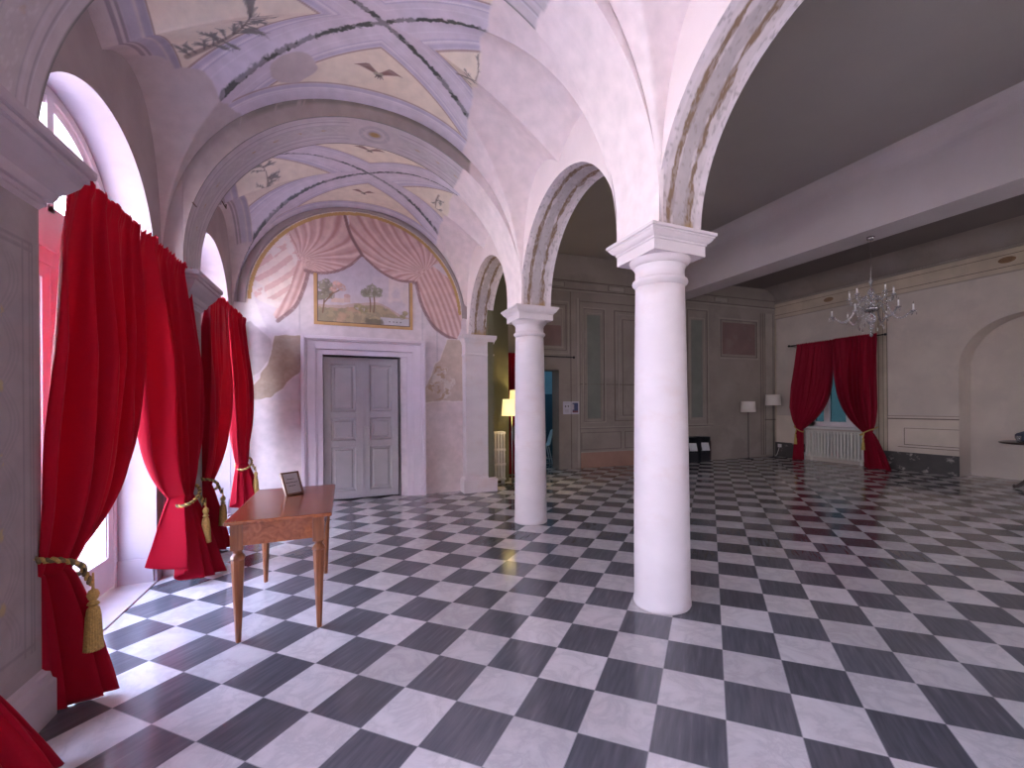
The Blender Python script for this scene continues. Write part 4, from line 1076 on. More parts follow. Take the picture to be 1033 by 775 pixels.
# room beyond the doorway
b = W(BACK)
b.box(-8.6, -8.5, 0.42, 3.4, 0, 3.2); b.box(-5.0, -4.9, 0.42, 3.4, 0, 3.2); b.box(-8.6, -4.9, 3.3, 3.4, 0, 3.2); b.box(-8.6, -4.9, 0.42, 3.4, 3.1, 3.2)
struct(b.build('wall_beyond', 'roomblue'), 'blue lit room beyond the doorway')
t = thing('cupboard', 'dark navy cupboard in the blue lit room beyond the doorway', 'cupboard', (0, 0, 0))
t.matrix_basis = BACK @ Matrix.Translation((-6.18, 2.75, 0))
b = MB(); b.box(-0.75, 0.62, -0.25, 0.25, 0.06, 1.78); b.box(-0.72, 0.59, -0.2, 0.25, 0, 0.06); b.build('carcass', 'navy', t, bevel=0.006)
for s in (-1, 1):
    b = MB(); b.box(-0.72 if s < 0 else -0.06, -0.07 if s < 0 else 0.59, -0.272, -0.252, 0.1, 1.74); dd = b.build('door', 'navy', t, bevel=0.004)
    b = MB(); b.tube([(-0.12 if s < 0 else -0.01, -0.29, 0.8), (-0.12 if s < 0 else -0.01, -0.29, 1.0)], 0.008); b.build('handle', 'steel', dd)
def moulded_chair(x, y, rz, label):
    t = thing('chair', label, 'chair', (0, 0, 0)); t.matrix_basis = BACK @ Matrix.Translation((x, y, 0)) @ Matrix.Rotation(rz, 4, 'Z')
    b = MB()
    us = np.linspace(-1, 1, 17); vs_ = np.linspace(0, 1, 20)
    U, V = np.meshgrid(us, vs_, indexing='ij')
    # seat shell running up into a rounded back
    prof = np.array(curve([(0.24, 0.44), (0.10, 0.44), (-0.14, 0.435), (-0.22, 0.50), (-0.26, 0.66), (-0.30, 0.86)], 19))
    wd = 0.235*(1-0.35*np.clip((V-0.72)/0.28, 0, 1)**2)
    P = np.stack([U*wd, np.repeat(prof[None, :, 0], 17, 0)+0.035*U**2*(V > 0.4), np.repeat(prof[None, :, 1], 17, 0)+0.03*U**2*(V < 0.5)-0.05*U**2*np.clip((V-0.7)/0.3, 0, 1)], -1)
    b.grid(P); o = b.build('seat_shell', 'chairwhite', t)
    sd = o.modifiers.new('s', 'SOLIDIFY'); sd.thickness = 0.012
    for sx in (-1, 1):
        for (y0, y1) in ((0.18, 0.23), (-0.16, -0.25)):
            b = MB(); b.tube([(sx*0.17, y0, 0.44), (sx*0.20, y1, 0.0)], [0.016, 0.012]); b.build('leg', 'chairwhite', t)
    return t
moulded_chair(-6.56, 1.15, math.radians(78), 'white moulded chair seen through the doorway')

# ------------------------------------------------------------------ outside: terrace, planting
b = W(); b.box(-14, -1.96, -6, 16, -0.10, -0.02); struct(b.build('ground', 'terrace'), 'pale terrace outside the windows')
rr = random.Random(4)
b = W()
for i in range(2600):
    y = rr.uniform(-3, 14); z = rr.uniform(0.0, 2.6)*(0.75+0.25*math.sin(y*1.7)); x = -6.5+rr.uniform(-0.5, 0.5)
    a = Vector((rr.uniform(-1, 1), rr.uniform(-1, 1), rr.uniform(-1, 1))).normalized()*rr.uniform(0.08, 0.16)
    c = a.orthogonal().normalized()*rr.uniform(0.03, 0.06); p = Vector((x, y, z))
    b.add([p-a, p+c, p+a, p-c], [(0, 1, 2, 3)])
for i in range(14):
    y = -3+i*1.25; b.tube([(-6.5, y, -0.02), (-6.48, y+0.05, 1.2), (-6.55, y-0.05, 2.1)], [0.03, 0.02, 0.01], 6)
tag(b.build('hedge', 'leaf', recalc=False), 'green hedge outside the garden windows', 'hedge', kind='stuff')

# ------------------------------------------------------------------ curtains
def curtain_mesh(Wd, H, Ht, tie_u, tw, tie_w, f0, f1, pw=5.0, npl=7, seed=1, amp=1.0, head=0.035, blouse=0.02, outer_pull=2.0, sag=0.0, lift=0.0, skew=0.0, top_u=0.0, mid_u=0.0, back=0.0, outer=None, skew_in=0.0, bagk=0.04):
    """grid in (u along the rod from the outer edge, w out from the wall, z)"""
    r = random.Random(seed)
    ns = 150
    zt = H-(H-Ht)*np.linspace(0, 1, 70)**0.8
    zl = Ht*(1-np.linspace(0, 1, 34)[1:]**1.15)
    zh = np.linspace(H+head, H, 5)[:-1]
    zz = np.concatenate([zh, zt, zl])
    s = np.linspace(0, 1, ns)
    ph = [r.uniform(0, 6.28) for _ in range(6)]
    P = np.zeros((len(zz), ns, 3))
    for i, z in enumerate(zz):
        if z >= Ht:
            t = min(max((H-z)/(H-Ht), 0), 1)
            uo = float(np.interp(t, *outer)) if outer else float(np.interp(t, [0, 0.25, 0.5, 0.75, 0.9, 1.0], [top_u, top_u*0.6+mid_u*0.4, top_u*0.2+mid_u*0.8, mid_u, mid_u*0.6+(tie_u-tw/2)*0.4, tie_u-tw/2]))-blouse*math.sin(PI*t)
            ui = Wd-(Wd-(tie_u+tw/2))*(0.04*t*t+0.96*t**pw)+blouse*0.7*math.sin(PI*t**2)
            a = (0.017+0.060*min(t*2.2, 1.0))*(1-0.45*t**8); bag = 0.018+bagk*math.sin(PI*t**1.5)+tie_w*t**4; rd = 0.05*t**6; fl = 0
            wid = ui-uo
        else:
            t = (Ht-z)/Ht
            g = t**0.75
            uo = (tie_u-tw/2)*(1-g)+f0*g; ui = (tie_u+tw/2)*(1-g)+f1*g
            a = 0.036+0.045*g; bag = 0.018+tie_w*(1-0.2*g)-back*g; rd = 0.05+0.08*g; fl = g
        th = 2*PI*npl*(s+0.034*np.sin(2*PI*s*2+ph[0])+0.014*np.sin(2*PI*s*5+ph[1]+z*0.6))
        wv = np.sin(th+0.35*np.sin(z*2.1+ph[2]))
        wv = wv*(0.85+0.35*np.sin(2*PI*s*1.5+ph[3]))+0.25*np.sin(2*th+ph[4]+z)+0.10*np.sin(3.1*th+ph[5]-2*z)
        ang = PI*s
        w = bag+a*amp*wv+rd*np.sin(ang)+fl*skew*(1-s)**1.3+fl*skew_in*s
        # diagonal drag folds towards the tie
        if z >= Ht: w = w+0.016*math.sin(PI*t)*np.sin(9*s+6*t+ph[5])*t
        u = uo+(ui-uo)*(s+0.012*np.sin(2*th+ph[2]))
        if z > H-0.001: u = uo+(ui-uo)*s; w = w+0.008*(1+np.sin(2*PI*26*s+ph[3]))
        zb = z+(0.012*np.sin(2*PI*26*s) if i == 0 else 0)
        if z < 0.25 and z < Ht: zb = zb+0.010*np.sin(ang*3+ph[1])*(1-z/0.25)+0.014*(1-z/0.25)
        if sag and z >= Ht: zb = zb-sag*(s-0.5)*t**3
        if z < Ht: zb = zb+lift*s**4*(1-z/Ht)
        P[i, :, 0] = u; P[i, :, 1] = w; P[i, :, 2] = zb
    return P

def rope(path, r, m, name, parent, T=None, turns=60):
    """two strands twisted together"""
    P = curve(path, 60) if len(path) > 2 else path
    P3 = [Vector(p) for p in P]
    b = MB()
    L_ = 0; acc = [0]
    for i in range(1, len(P3)): L_ += (P3[i]-P3[i-1]).length; acc.append(L_)
    n = max(40, int(L_/0.008))
    for s in (0, PI):
        q = []
        for k in range(n+1):
            d = L_*k/n; j = 0
            while j < len(acc)-2 and acc[j+1] < d: j += 1
            f = (d-acc[j])/max(acc[j+1]-acc[j], 1e-6); p = P3[j].lerp(P3[j+1], f); t = (P3[j+1]-P3[j]).normalized()
            a = t.orthogonal().normalized(); c = t.cross(a); w = 2*PI*d/0.045+s
            q.append(p+(a*math.cos(w)+c*math.sin(w))*r*0.6)
        b.tube(q, r*0.62, 6, 0 if s == 0 else 1)
    return b.build(name, m, parent)

def tassel(p, mat, parent, L=0.26, R=0.035):
    b = MB()
    x, y, z = p
    b.lathe([(0.004, 0.10), (0.006, 0.02), (0.018, 0.012), (0.024, -0.008), (0.018, -0.03), (0.011, -0.036), (0.02, -0.045), (0.024, -0.055), (0.012, -0.066)], (x, y, z), 16)
    o = b.build('tassel', mat, parent)
    b = MB()
    b.lathe([(0.012, -0.064), (0.022, -0.075), (0.028, -0.12), (R, -0.064-L*0.8), (R*1.03, -0.064-L*0.83), (R*0.4, -0.064-L*0.82)], (x, y, z), 60, ridge=0.07, nr=20)
    b.build('tassel_fringe', mat, parent)
    return o

def curtain(name, label, origin, ux, wx, mesh_args, Hrod, group=None, mat='velvet', tie=True, cordmat=('gold', 'cord'), tas='gold', hook=(-0.16, -0.05, 0.12), tas_len=0.26):
    """origin: world point on the floor under the outer top corner; ux: unit vector along the rod towards the inner edge; wx: unit vector out of the wall"""
    ux = Vector(ux); wx = Vector(wx)
    t = thing(name, label, 'curtain', origin, 0, group)
    f = lambda u, w, z: (ux.x*u+wx.x*w, ux.y*u+wx.y*w, z)
    P = curtain_mesh(**mesh_args)
    Q = np.stack([ux.x*P[..., 0]+wx.x*P[..., 1], ux.y*P[..., 0]+wx.y*P[..., 1], P[..., 2]], -1)
    b = MB(); b.grid(Q)
    o = b.build('cloth', mat, t)
    sd = o.modifiers.new('thickness', 'SOLIDIFY'); sd.thickness = 0.004
    if tie:
        tu, tw_, tz, ww = mesh_args['tie_u'], mesh_args['tw'], mesh_args['Ht'], mesh_args['tie_w']
        a, c = tw_*0.5+0.022, 0.088
        path = []
        for k in range(0, 25):
            q = PI*1.02-2*PI*k/24*0.99
            path.append(f(tu+a*math.cos(q), ww+0.066+c*math.sin(q), tz-0.07*math.cos(q)))
        r1 = rope([f(tu+hook[0], hook[1], tz+hook[2])]+path, 0.013, list(cordmat), 'tieback', t)
        kp = f(tu-a*0.05, ww+0.066+c+0.008, tz-0.02)
        rope([kp, f(tu-a*0.05, ww+0.105+c, tz-0.10)], 0.012, list(cordmat), 'knot', r1)
        tassel(f(tu-a*0.05, ww+0.11+c, tz-0.14), tas, r1, tas_len)
    return t

GA = 'red velvet curtains along the gallery windows'
for k, c in enumerate((3.835, 6.345, 1.325)):
    kw = dict(H=2.66, Ht=0.76, Wd=0.95, tie_u=0.22, tw=0.20, tie_w=0.0, f0=0.02, f1=0.58, pw=5.5, blouse=0.015)
    near = dict(kw); far = dict(kw)
    # near panel: outer edge at the near pilaster; far panel mirrored
    near.update(Wd=0.96, outer=([0, 0.18, 0.5, 0.7, 1.0], [0.16, 0.07, 0.0, -0.035, -0.04]), tie_u=0.055, tw=0.15, tie_w=-0.045, f0=0.03, f1=0.15, back=0.0, skew_in=0.03, bagk=0.0, blouse=0.0, npl=5, seed=3+k, pw=7.5, Ht=0.68, lift=0.05)
    far.update(tie_u=0.30, tw=0.20, f0=0.12, f1=0.60, npl=5, seed=20+k, Wd=0.98, mid_u=0.0, lift=0.22, skew=0.24, back=0.03, Ht=0.72)
    if k == 1: far.update(tie_u=0.34, f0=0.08, f1=0.54, Wd=0.91)
    if k == 2: far.update(f0=-0.02, skew=0.17, back=0.0, outer=([0, 0.7, 1], [0.42, 0.40, 0.34]), tie_u=0.44)
    nm = ['near red curtain of the foreground window, tied low beside the left pilaster', 'near red curtain of the far window, half hidden behind the pilaster', '']
    fm = ['red curtain gathered by a gold cord just left of the wooden table', 'far red curtain next to the end wall with a bright gold tassel', 'red curtain hem spilling into the bottom left corner']
    if k < 2: curtain('curtain', nm[k], (-1.30, c-0.98, 0), (0, 1), (1, 0), near, 2.66, GA)
    curtain('curtain', fm[k], (-1.30, c+(1.085 if k != 1 else 0.90), 0), (0, -1), (1, 0), far, 2.66, GA, tie=(k < 2))
    if k < 2:
        b = W(); y0, y1 = c-0.98, c+(1.085 if k == 0 else 0.95)
        b.tube([(-1.322, y0, 2.665), (-1.322, y1, 2.665)], 0.010, 10)
        for y in (y0, y1): b.lathe([(0.004, -0.02), (0.018, -0.01), (0.018, 0.01), (0.004, 0.02)], (-1.322, y, 2.665), 12)
        for y in (y0+0.06, y1-0.06): b.tube([(-1.322, y, 2.665), (-1.45, y, 2.665)], 0.007, 8)
        tag(b.build('curtain_rod', 'iron'), ['thin dark rod carrying the foreground red curtains', 'thin dark rod carrying the far window red curtains'][k], 'curtain rod')

# right wall of the hall
kr = dict(H=2.96, Ht=0.80, amp=0.9)
curtain('curtain', 'left crimson curtain of the pair over the right wall radiator', (WALLX-0.19, 7.89, 0), (0, -1), (-1, 0),
        dict(kr, Wd=1.17, top_u=0.20, mid_u=0.06, tie_u=0.28, tw=0.18, tie_w=0.02, f0=0.13, f1=0.34, pw=4.3, npl=8, seed=41, blouse=0.0), 2.96, 'crimson curtain pair on the right wall', mat='velvetdark', cordmat=('gold', 'gold'), tas_len=0.22)
curtain('curtain', 'right crimson curtain of the pair over the right wall radiator', (WALLX-0.275, 5.75, 0), (0, 1), (-1, 0),
        dict(kr, Wd=0.955, tie_u=0.20, tw=0.20, tie_w=0.02, f0=-0.26, f1=0.27, pw=4.3, npl=8, seed=43, blouse=0.0), 2.96, 'crimson curtain pair on the right wall', mat='velvetdark', cordmat=('gold', 'gold'), tas_len=0.22)
b = W(); x = WALLX-0.175
b.tube([(x, 5.66, 2.955), (x, 7.95, 2.985)], 0.014, 10)
for y, z in ((5.66, 2.955), (7.95, 2.985)): b.lathe([(0.005, -0.03), (0.03, -0.015), (0.03, 0.015), (0.005, 0.03)], (x, y, z), 12)
for y in (5.72, 7.9): b.tube([(x, y, 2.97), (WALLX, y, 2.97)], 0.008, 8)
tag(b.build('curtain_rod', 'iron'), 'dark rod over the crimson curtains on the right wall', 'curtain rod')
# back left, beside the lit lamps
pB = BACK @ Vector((-7.98, -0.12, 0)); u3 = (BACK.to_3x3() @ Vector((1, 0, 0))); w3 = (BACK.to_3x3() @ Vector((0, -1, 0)))
curtain('curtain', 'dark crimson curtain hanging behind the lit floor lamps', tuple(pB), (u3.x, u3.y), (w3.x, w3.y),
        dict(H=2.55, Ht=0.9, Wd=0.55, tie_u=0.16, tw=0.16, tie_w=0.04, f0=0.0, f1=0.42, pw=3, npl=5, seed=61, amp=0.8), 2.55, mat='velvetdark', tie=False)
b = W(BACK); b.tube([(-8.1, -0.10, 2.555), (-6.22, -0.10, 2.54)], 0.012, 10)
for a, z in ((-8.1, 2.555), (-6.22, 2.54)): b.lathe([(0.005, -0.03), (0.026, -0.015), (0.026, 0.015), (0.005, 0.03)], (a, -0.10, z), 12)
for a in (-7.9, -6.4): b.tube([(a, -0.10, 2.55), (a, 0.0, 2.55)], 0.008, 8)
tag(b.build('curtain_rod', 'iron'), 'dark curtain rod above the blue doorway on the back wall', 'curtain rod')

# ------------------------------------------------------------------ window, sill and radiator of the right wall
w3_ = structure('window_5', 'small white window glowing blue between the crimson curtains')
b = W(); x0 = WALLX+0.22
b.box(x0, x0+0.06, WY0, WY1, WZ0, WZ0+0.13); b.box(x0, x0+0.06, WY0, WY1, WZ1-0.1, WZ1); b.box(x0, x0+0.06, WY0, WY0+0.1, WZ0, WZ1); b.box(x0, x0+0.06, WY1-0.1, WY1, WZ0, WZ1); b.box(x0-0.01, x0+0.07, 6.56, 6.73, WZ0, WZ1); b.box(x0-0.01, x0+0.07, 7.13, 7.28, WZ0, WZ1)
b.build('window_frame', 'winframe', w3_)
b = W(); b.box(x0+0.025, x0+0.03, WY0+0.05, WY1-0.05, WZ0+0.05, WZ1-0.05); b.build('pane', 'bluegl', w3_)
b = W(); b.box(WALLX-0.11, WALLX+0.24, 6.02, 7.64, 0.82, 0.865); b.build('window_sill', 'plastic', w3_, bevel=0.006)
t = thing('radiator', 'long low white column radiator under the crimson curtains', 'radiator', (WALLX-0.065, 6.82, 0))
b = MB()
for k in range(19):
    y = -0.711+k*0.079
    b.box(-0.045, 0.01, y-0.024, y+0.024, 0.10, 0.76)
b.box(-0.03, 0.01, -0.73, 0.73, 0.12, 0.15); b.box(-0.03, 0.01, -0.73, 0.73, 0.71, 0.74)
b.build('sections', 'radiator', t, bevel=0.006)
b = MB(); b.box(0.012, 0.035, -0.73, 0.73, 0.12, 0.74); b.build('gap_shade', 'gap', t)  # dark sheet added behind the ribs, painted shade for the gaps
b = MB(); b.box(-0.047, 0.04, -0.745, 0.745, 0.758, 0.772); b.build('top_grille', 'radiator', t)
for y in (-0.6, 0.6):
    b = MB(); b.box(-0.03, 0.02, y-0.02, y+0.02, 0.0, 0.12); b.build('foot', 'radiator', t)
b = MB(); b.tube([(0.0, 0.76, 0.14), (0.0, 0.79, 0.14), (0.0, 0.79, 0.0)], 0.011); b.lathe([(0.02, 0.13), (0.022, 0.15), (0.018, 0.19)], (0.0, 0.79, 0), 14); b.build('valve', 'plastic', t)

# cast iron radiator by the arcade
t = thing('radiator', 'tall cream cast iron radiator partly hidden by the end pilaster', 'radiator', (2.50, 7.80, 0))
for k in range(6):
    x = -0.115+k*0.055
    b = MB()
    for y in (-0.06, 0.0, 0.06): b.tube([(x, y, 0.12), (x, y, 0.93)], 0.019, 8)
    for z in (0.10, 0.37, 0.64, 0.95): b.tube([(x, -0.075, z), (x, 0.075, z)], 0.030 if z in (0.10, 0.95) else 0.024, 8)
    for z in (0.10, 0.37, 0.64, 0.95): b.box(x-0.0268, x+0.0268, -0.088, -0.066, z-0.022, z+0.022)
    b.box(x-0.015, x+0.015, -0.086, -0.05, 0.10, 0.96)
    b.build('section', 'radiator', t, bevel=0.004)
for x in (-0.115, 0.16):
    for y in (-0.05, 0.05):
        b = MB(); b.tube([(x, y, 0.08), (x, y*1.2, 0.0)], [0.016, 0.02], 8); b.build('foot', 'radiator', t)

# ------------------------------------------------------------------ floor lamps
def floor_lamp(loc, h, r0, r1, sh, label, lit=False):
    t = thing('floor_lamp', label, 'floor lamp', loc, 0, 'lit floor lamps behind the column' if lit else 'unlit floor lamps in the corner')
    b = MB(); b.lathe([(0.13, 0.0), (0.13, 0.012), (0.12, 0.02), (0.02, 0.026), (0.014, 0.05)], seg=32); b.build('base', 'iron', t)
    b = MB(); b.tube([(0, 0, 0.02), (0, 0, h-0.06)], 0.009, 10); b.build('pole', 'iron' if not lit else 'steel', t)
    b = MB(); b.lathe([(0.022, h-sh*0.75), (0.024, h-sh*0.6), (0.016, h-sh*0.5)], seg=14); b.build('socket', 'iron', t)
    b = MB(); n = 48
    prof = [(r1, h-sh), (r0, h)]
    vs = []
    for (r, z) in [(r1, h-sh), (r0, h), (r0-0.004, h), (r1-0.004, h-sh)]:
        for k in range(n): vs.append((r*math.cos(2*PI*k/n), r*math.sin(2*PI*k/n), z))
    b.add(vs, [(i*n+k, i*n+(k+1) % n, ((i+1) % 4)*n+(k+1) % n, ((i+1) % 4)*n+k) for i in range(4) for k in range(n)], 0, True)
    for q in (0, 2*PI/3, 4*PI/3): b.tube([(0, 0, h-0.05), ((r0-0.003)*math.cos(q), (r0-0.003)*math.sin(q), h-0.03)], 0.003, 6, 0)
    o = b.build('lamp_shade', 'shadelit' if lit else 'shade', t)
    if lit:
        b = MB(); b.tube([(0.06, -0.03, h-sh*0.8), (0.06, -0.03, h-sh-0.16)], 0.003, 6); b.lathe([(0.004, -0.02), (0.008, 0.0), (0.004, 0.02)], (0.06, -0.03, h-sh-0.17), 8); b.build('pull_cord', 'steel', t)
        l = bpy.data.lights.new('bulb', 'POINT'); l.energy = 9; l.color = (1.0, 0.78, 0.35); l.shadow_soft_size = 0.04
        lo = bpy.data.objects.new('bulb', l); C.objects.link(lo); lo.parent = t; lo.location = (0, 0, h-sh*0.45)
    return t
p = BACK @ Vector((-1.24, -0.24, 0)); floor_lamp(tuple(p), 1.52, 0.17, 0.188, 0.28, 'unlit floor lamp with cream drum shade, left of the two near the corner')
p = BACK @ Vector((-0.38, -0.26, 0)); floor_lamp(tuple(p), 1.70, 0.18, 0.198, 0.29, 'unlit taller floor lamp with cream drum shade, in the corner')
floor_lamp((2.68, 7.35, 0), 1.57, 0.16, 0.185, 0.295, 'lit floor lamp with yellow glowing shade, in front of its taller twin', True)
floor_lamp((2.985, 7.84, 0), 1.75, 0.15, 0.175, 0.32, 'lit taller floor lamp mostly hidden behind the white column', True)

# ------------------------------------------------------------------ table with the framed notice
t = thing('table', 'reddish cherry wood table with tapered legs on the chequered floor', 'table', (-0.395, 3.775, 0))
b = MB(); hx, hy = 0.292, 0.585
b.box(-hx+0.012, hx+0.012, -hy, hy, 0.738, 0.762); b.build('tabletop', 'cherry', t, bevel=0.005)
ax, ay = 0.255, 0.545
b = MB(); b.box(-ax, ax, -ay, -ay+0.022, 0.60, 0.738); b.box(-ax, ax, ay-0.022, ay, 0.60, 0.738); b.box(-ax, -ax+0.022, -ay+0.022, ay-0.022, 0.60, 0.738); b.box(ax-0.022, ax, -ay+0.022, ay-0.022, 0.60, 0.738)
b.build('apron', 'cherry', t, bevel=0.003)
for sx in (-1, 1):
    for sy in (-1, 1):
        b = MB(); x = sx*(ax-0.032); y = sy*(ay-0.032)
        b.box(x-0.034, x+0.034, y-0.034, y+0.034, 0.575, 0.738)
        prof = [(0.036, 0.577), (0.024, 0.562), (0.022, 0.552), (0.036, 0.535), (0.040, 0.522), (0.034, 0.51), (0.035, 0.50), (0.016, 0.02), (0.014, 0.0)]
        n = 8; vs = []
        for (r, z) in prof:
            for k in range(n): q = 2*PI*(k+0.5)/n; vs.append((x+r*1.05*math.cos(q), y+r*1.05*math.sin(q), z))
        b.add(vs, [(i*n+k, i*n+(k+1) % n, (i+1)*n+(k+1) % n, (i+1)*n+k) for i in range(len(prof)-1) for k in range(n)]+[tuple((len(prof)-1)*n+k for k in range(n))])
        b.build('leg', 'cherryleg', t, bevel=0.002)

fr = thing('framed_notice', 'small brown framed grey notice leaning back on the wooden table', 'picture frame')
fr.matrix_basis = Matrix.Translation((-0.375, 3.975, 0.7635)) @ Matrix.Rotation(math.radians(38), 4, 'Z')
tilt = Matrix.Rotation(math.radians(-24), 4, 'X')
b = MB(tilt); b.frame(-0.072, 0.072, 0.0, 0.185, 0.012, -0.011, 0.011); b.v = b.v; o = b.build('frame', 'frame', fr); o.matrix_parent_inverse = Matrix()
b = MB(tilt); b.box(-0.062, 0.062, -0.004, 0.006, 0.010, 0.176); o = b.build('notice', 'card', fr); o.matrix_parent_inverse = Matrix()
b = MB(tilt)
rr = random.Random(2)
for z, a0, a1 in ((0.128, -0.032, 0.034), (0.100, -0.046, 0.044), (0.072, -0.03, 0.03)):
    x = a0
    while x < a1-0.006:
        l = rr.uniform(0.006, 0.016); b.box(x, min(x+l, a1), -0.0055, -0.0035, z-0.003, z+0.003); x += l+0.004
o = b.build('print', 'ink', fr); o.matrix_parent_inverse = Matrix()
b = MB(); b.tube([(0.0, 0.055, 0.11), (0.0, 0.12, 0.0)], 0.005, 6); b.build('strut', 'frame', fr)

# ------------------------------------------------------------------ chandelier
CHX, CHY = 7.11, 3.93
t = thing('chandelier', 'clear crystal chandelier with curved arms hanging in the hall', 'chandelier', (CHX, CHY, 0))
b = MB(); b.lathe([(0.012, 4.45), (0.05, 4.465), (0.07, 4.49), (0.075, 4.53)], seg=24); b.build('ceiling_rose', 'chrome', t)
b = MB()
for k in range(23):
    z = 4.46-k*0.031; a = 0 if k % 2 else PI/2; n = 10
    b.tube([(0.009*math.cos(2*PI*q/n)*math.cos(a), 0.009*math.cos(2*PI*q/n)*math.sin(a), z-0.02+0.022*math.sin(2*PI*q/n)) for q in range(n)], 0.0025, 5, closed=True)
b.build('chain', 'chrome', t)
b = MB(); b.lathe([(0.006, 3.76), (0.03, 3.74), (0.045, 3.70), (0.02, 3.66), (0.016, 3.60), (0.05, 3.56), (0.065, 3.50), (0.03, 3.44), (0.02, 3.40), (0.06, 3.36), (0.08, 3.30), (0.04, 3.24), (0.03, 3.20)], seg=24); b.build('stem', 'crystal', t)
b = MB(); b.lathe([(0.03, 3.245), (0.11, 3.235), (0.15, 3.22), (0.155, 3.205), (0.13, 3.17), (0.07, 3.145), (0.02, 3.14)], seg=28); b.build('bowl', 'chrome', t)
b = MB(); b.lathe([(0.03, 3.14), (0.07, 3.10), (0.10, 3.03), (0.07, 2.96), (0.03, 2.92), (0.045, 2.88), (0.02, 2.84), (0.005, 2.82)], seg=24); b.build('finial', 'crystal', t)
def chand_arm(q, R, z0, dip, zend, hc):
    f = lambda r, z: (r*math.cos(q), r*math.sin(q), z)
    p = curve([f(0.10, z0), f(R*0.35, z0+0.08), f(R*0.52, z0-dip*0.6), f(R*0.72, z0-dip), f(R*0.93, z0-dip*0.55), f(R, zend)], 30)
    b = MB(); b.tube(p, 0.018, 8); a = b.build('arm', 'crystal', t)
    b = MB(); b.lathe([(0.012, -0.01), (0.03, 0.0), (0.055, 0.012), (0.057, 0.018), (0.02, 0.012), (0.014, 0.03)], f(R, zend), 18); b.build('drip_pan', 'crystal', a)
    b = MB(); b.lathe([(0.014, 0.02), (0.014, 0.02+hc), (0.006, 0.024+hc)], f(R, zend), 12); b.build('candle', 'candle', a)
    b = MB(); b.lathe([(0.006, 0.0), (0.011, 0.012), (0.009, 0.03), (0.002, 0.05)], f(R, zend+0.02+hc), 10); b.build('bulb', 'crystal', a)
    for k in range(3):
        aa = q+k*2.1; c = f(R, zend-0.03); b = MB()
        b.lathe([(0.002, 0.02), (0.009, 0.0), (0.011, -0.018), (0.003, -0.035)], (c[0]+0.05*math.cos(aa), c[1]+0.05*math.sin(aa), c[2]), 6, smooth=False)
        b.build('crystal_drop', 'crystal', a)
for k in range(6): chand_arm(2*PI*k/6+0.12, 0.70, 3.20, 0.20, 3.10, 0.11)
for k in range(5): chand_arm(2*PI*k/5+0.5, 0.40, 3.36, 0.02, 3.44, 0.10)
for k in range(10):
    q = 2*PI*k/10; b = MB()
    b.lathe([(0.002, 0.03), (0.014, 0.0), (0.017, -0.022), (0.004, -0.05)], (0.22*math.cos(q), 0.22*math.sin(q), 2.86+0.05*(k % 2)), 6, smooth=False)
    b.tube([(0.22*math.cos(q), 0.22*math.sin(q), 2.88), (0.14*math.cos(q), 0.14*math.sin(q), 3.19)], 0.0025, 5)
    b.build('crystal_drop', 'crystal', t)
b = MB(); b.lathe([(0.004, 0.10), (0.02, 0.05), (0.035, 0.0), (0.02, -0.035), (0.003, -0.05)], (0, 0, 2.74), 14); b.build('crystal_ball', 'crystal', t)

CS = Matrix.Translation((0, 0, 0.251)) @ Matrix.Diagonal((0.70, 0.70, 0.81, 1.0))
def rescale(o):
    for ch in o.children:
        ch.data.transform(CS); rescale(ch)
rescale(t)

# ------------------------------------------------------------------ black boxes with white sheets, on the floor at the back wall
def paper_box(a, label):
    t = thing('brochure_box', label, 'brochure box', group='black boxes with white sheets'); t.matrix_basis = BACK @ Matrix.Translation((a, -0.16, 0))
    b = MB(); b.box(-0.15, 0.15, 0.12, 0.14, 0, 0.64); b.box(-0.15, -0.135, -0.14, 0.12, 0, 0.64); b.box(0.135, 0.15, -0.14, 0.12, 0, 0.64); b.box(-0.135, 0.135, -0.14, 0.12, 0.0, 0.02); b.box(-0.135, 0.135, -0.14, 0.12, 0.62, 0.64); b.box(-0.135, 0.135, -0.12, 0.12, 0.27, 0.285); b.box(-0.135, 0.135, -0.135, -0.12, 0.02, 0.25)
    b.build('body', 'blackbox', t, bevel=0.004)
    b = MB(); b.prism([(-0.115, -0.10, 0.49), (-0.125, -0.165, 0.30), (0.105, -0.165, 0.29), (0.115, -0.10, 0.48)], (0, -0.012, 0.006)); b.build('sheets', 'paper', t)
paper_box(-3.08, 'left black box holding white sheets against the back wall'); paper_box(-2.70, 'right black box holding white sheets against the back wall')
p = BACK @ Vector((-2.25, -0.05, 0))
b = W(BACK); b.box(-2.34, -2.28, -0.02, 0, 0.0, 0.5); b.build('edge_post', M['rust'], wall_front)

# ------------------------------------------------------------------ round table at the right edge
t = thing('round_table', 'dark round pedestal table cut by the right edge of the picture', 'table', (10.48, 3.20, 0))
b = MB(); b.lathe([(0.05, 0.745), (0.50, 0.748), (0.52, 0.758), (0.52, 0.772), (0.50, 0.78), (0.0, 0.78)], seg=56); b.build('tabletop', 'darkwood', t)
b = MB(); b.lathe([(0.06, 0.16), (0.075, 0.22), (0.045, 0.28), (0.04, 0.40), (0.065, 0.48), (0.07, 0.54), (0.04, 0.62), (0.06, 0.72), (0.10, 0.75)], seg=24); b.build('pedestal', 'darkwood', t)
for k in range(3):
    q = math.radians(135)+k*2*PI/3; f = lambda r, z: (r*math.cos(q), r*math.sin(q), z)
    b = MB(); b.tube(curve([f(0.03, 0.22), f(0.14, 0.20), f(0.25, 0.10), f(0.33, 0.04), f(0.39, 0.035)], 20), [0.04]*6+[0.034]*8+[0.03]*4+[0.036, 0.034, 0.02], 10); b.build('foot', 'darkwood', t)
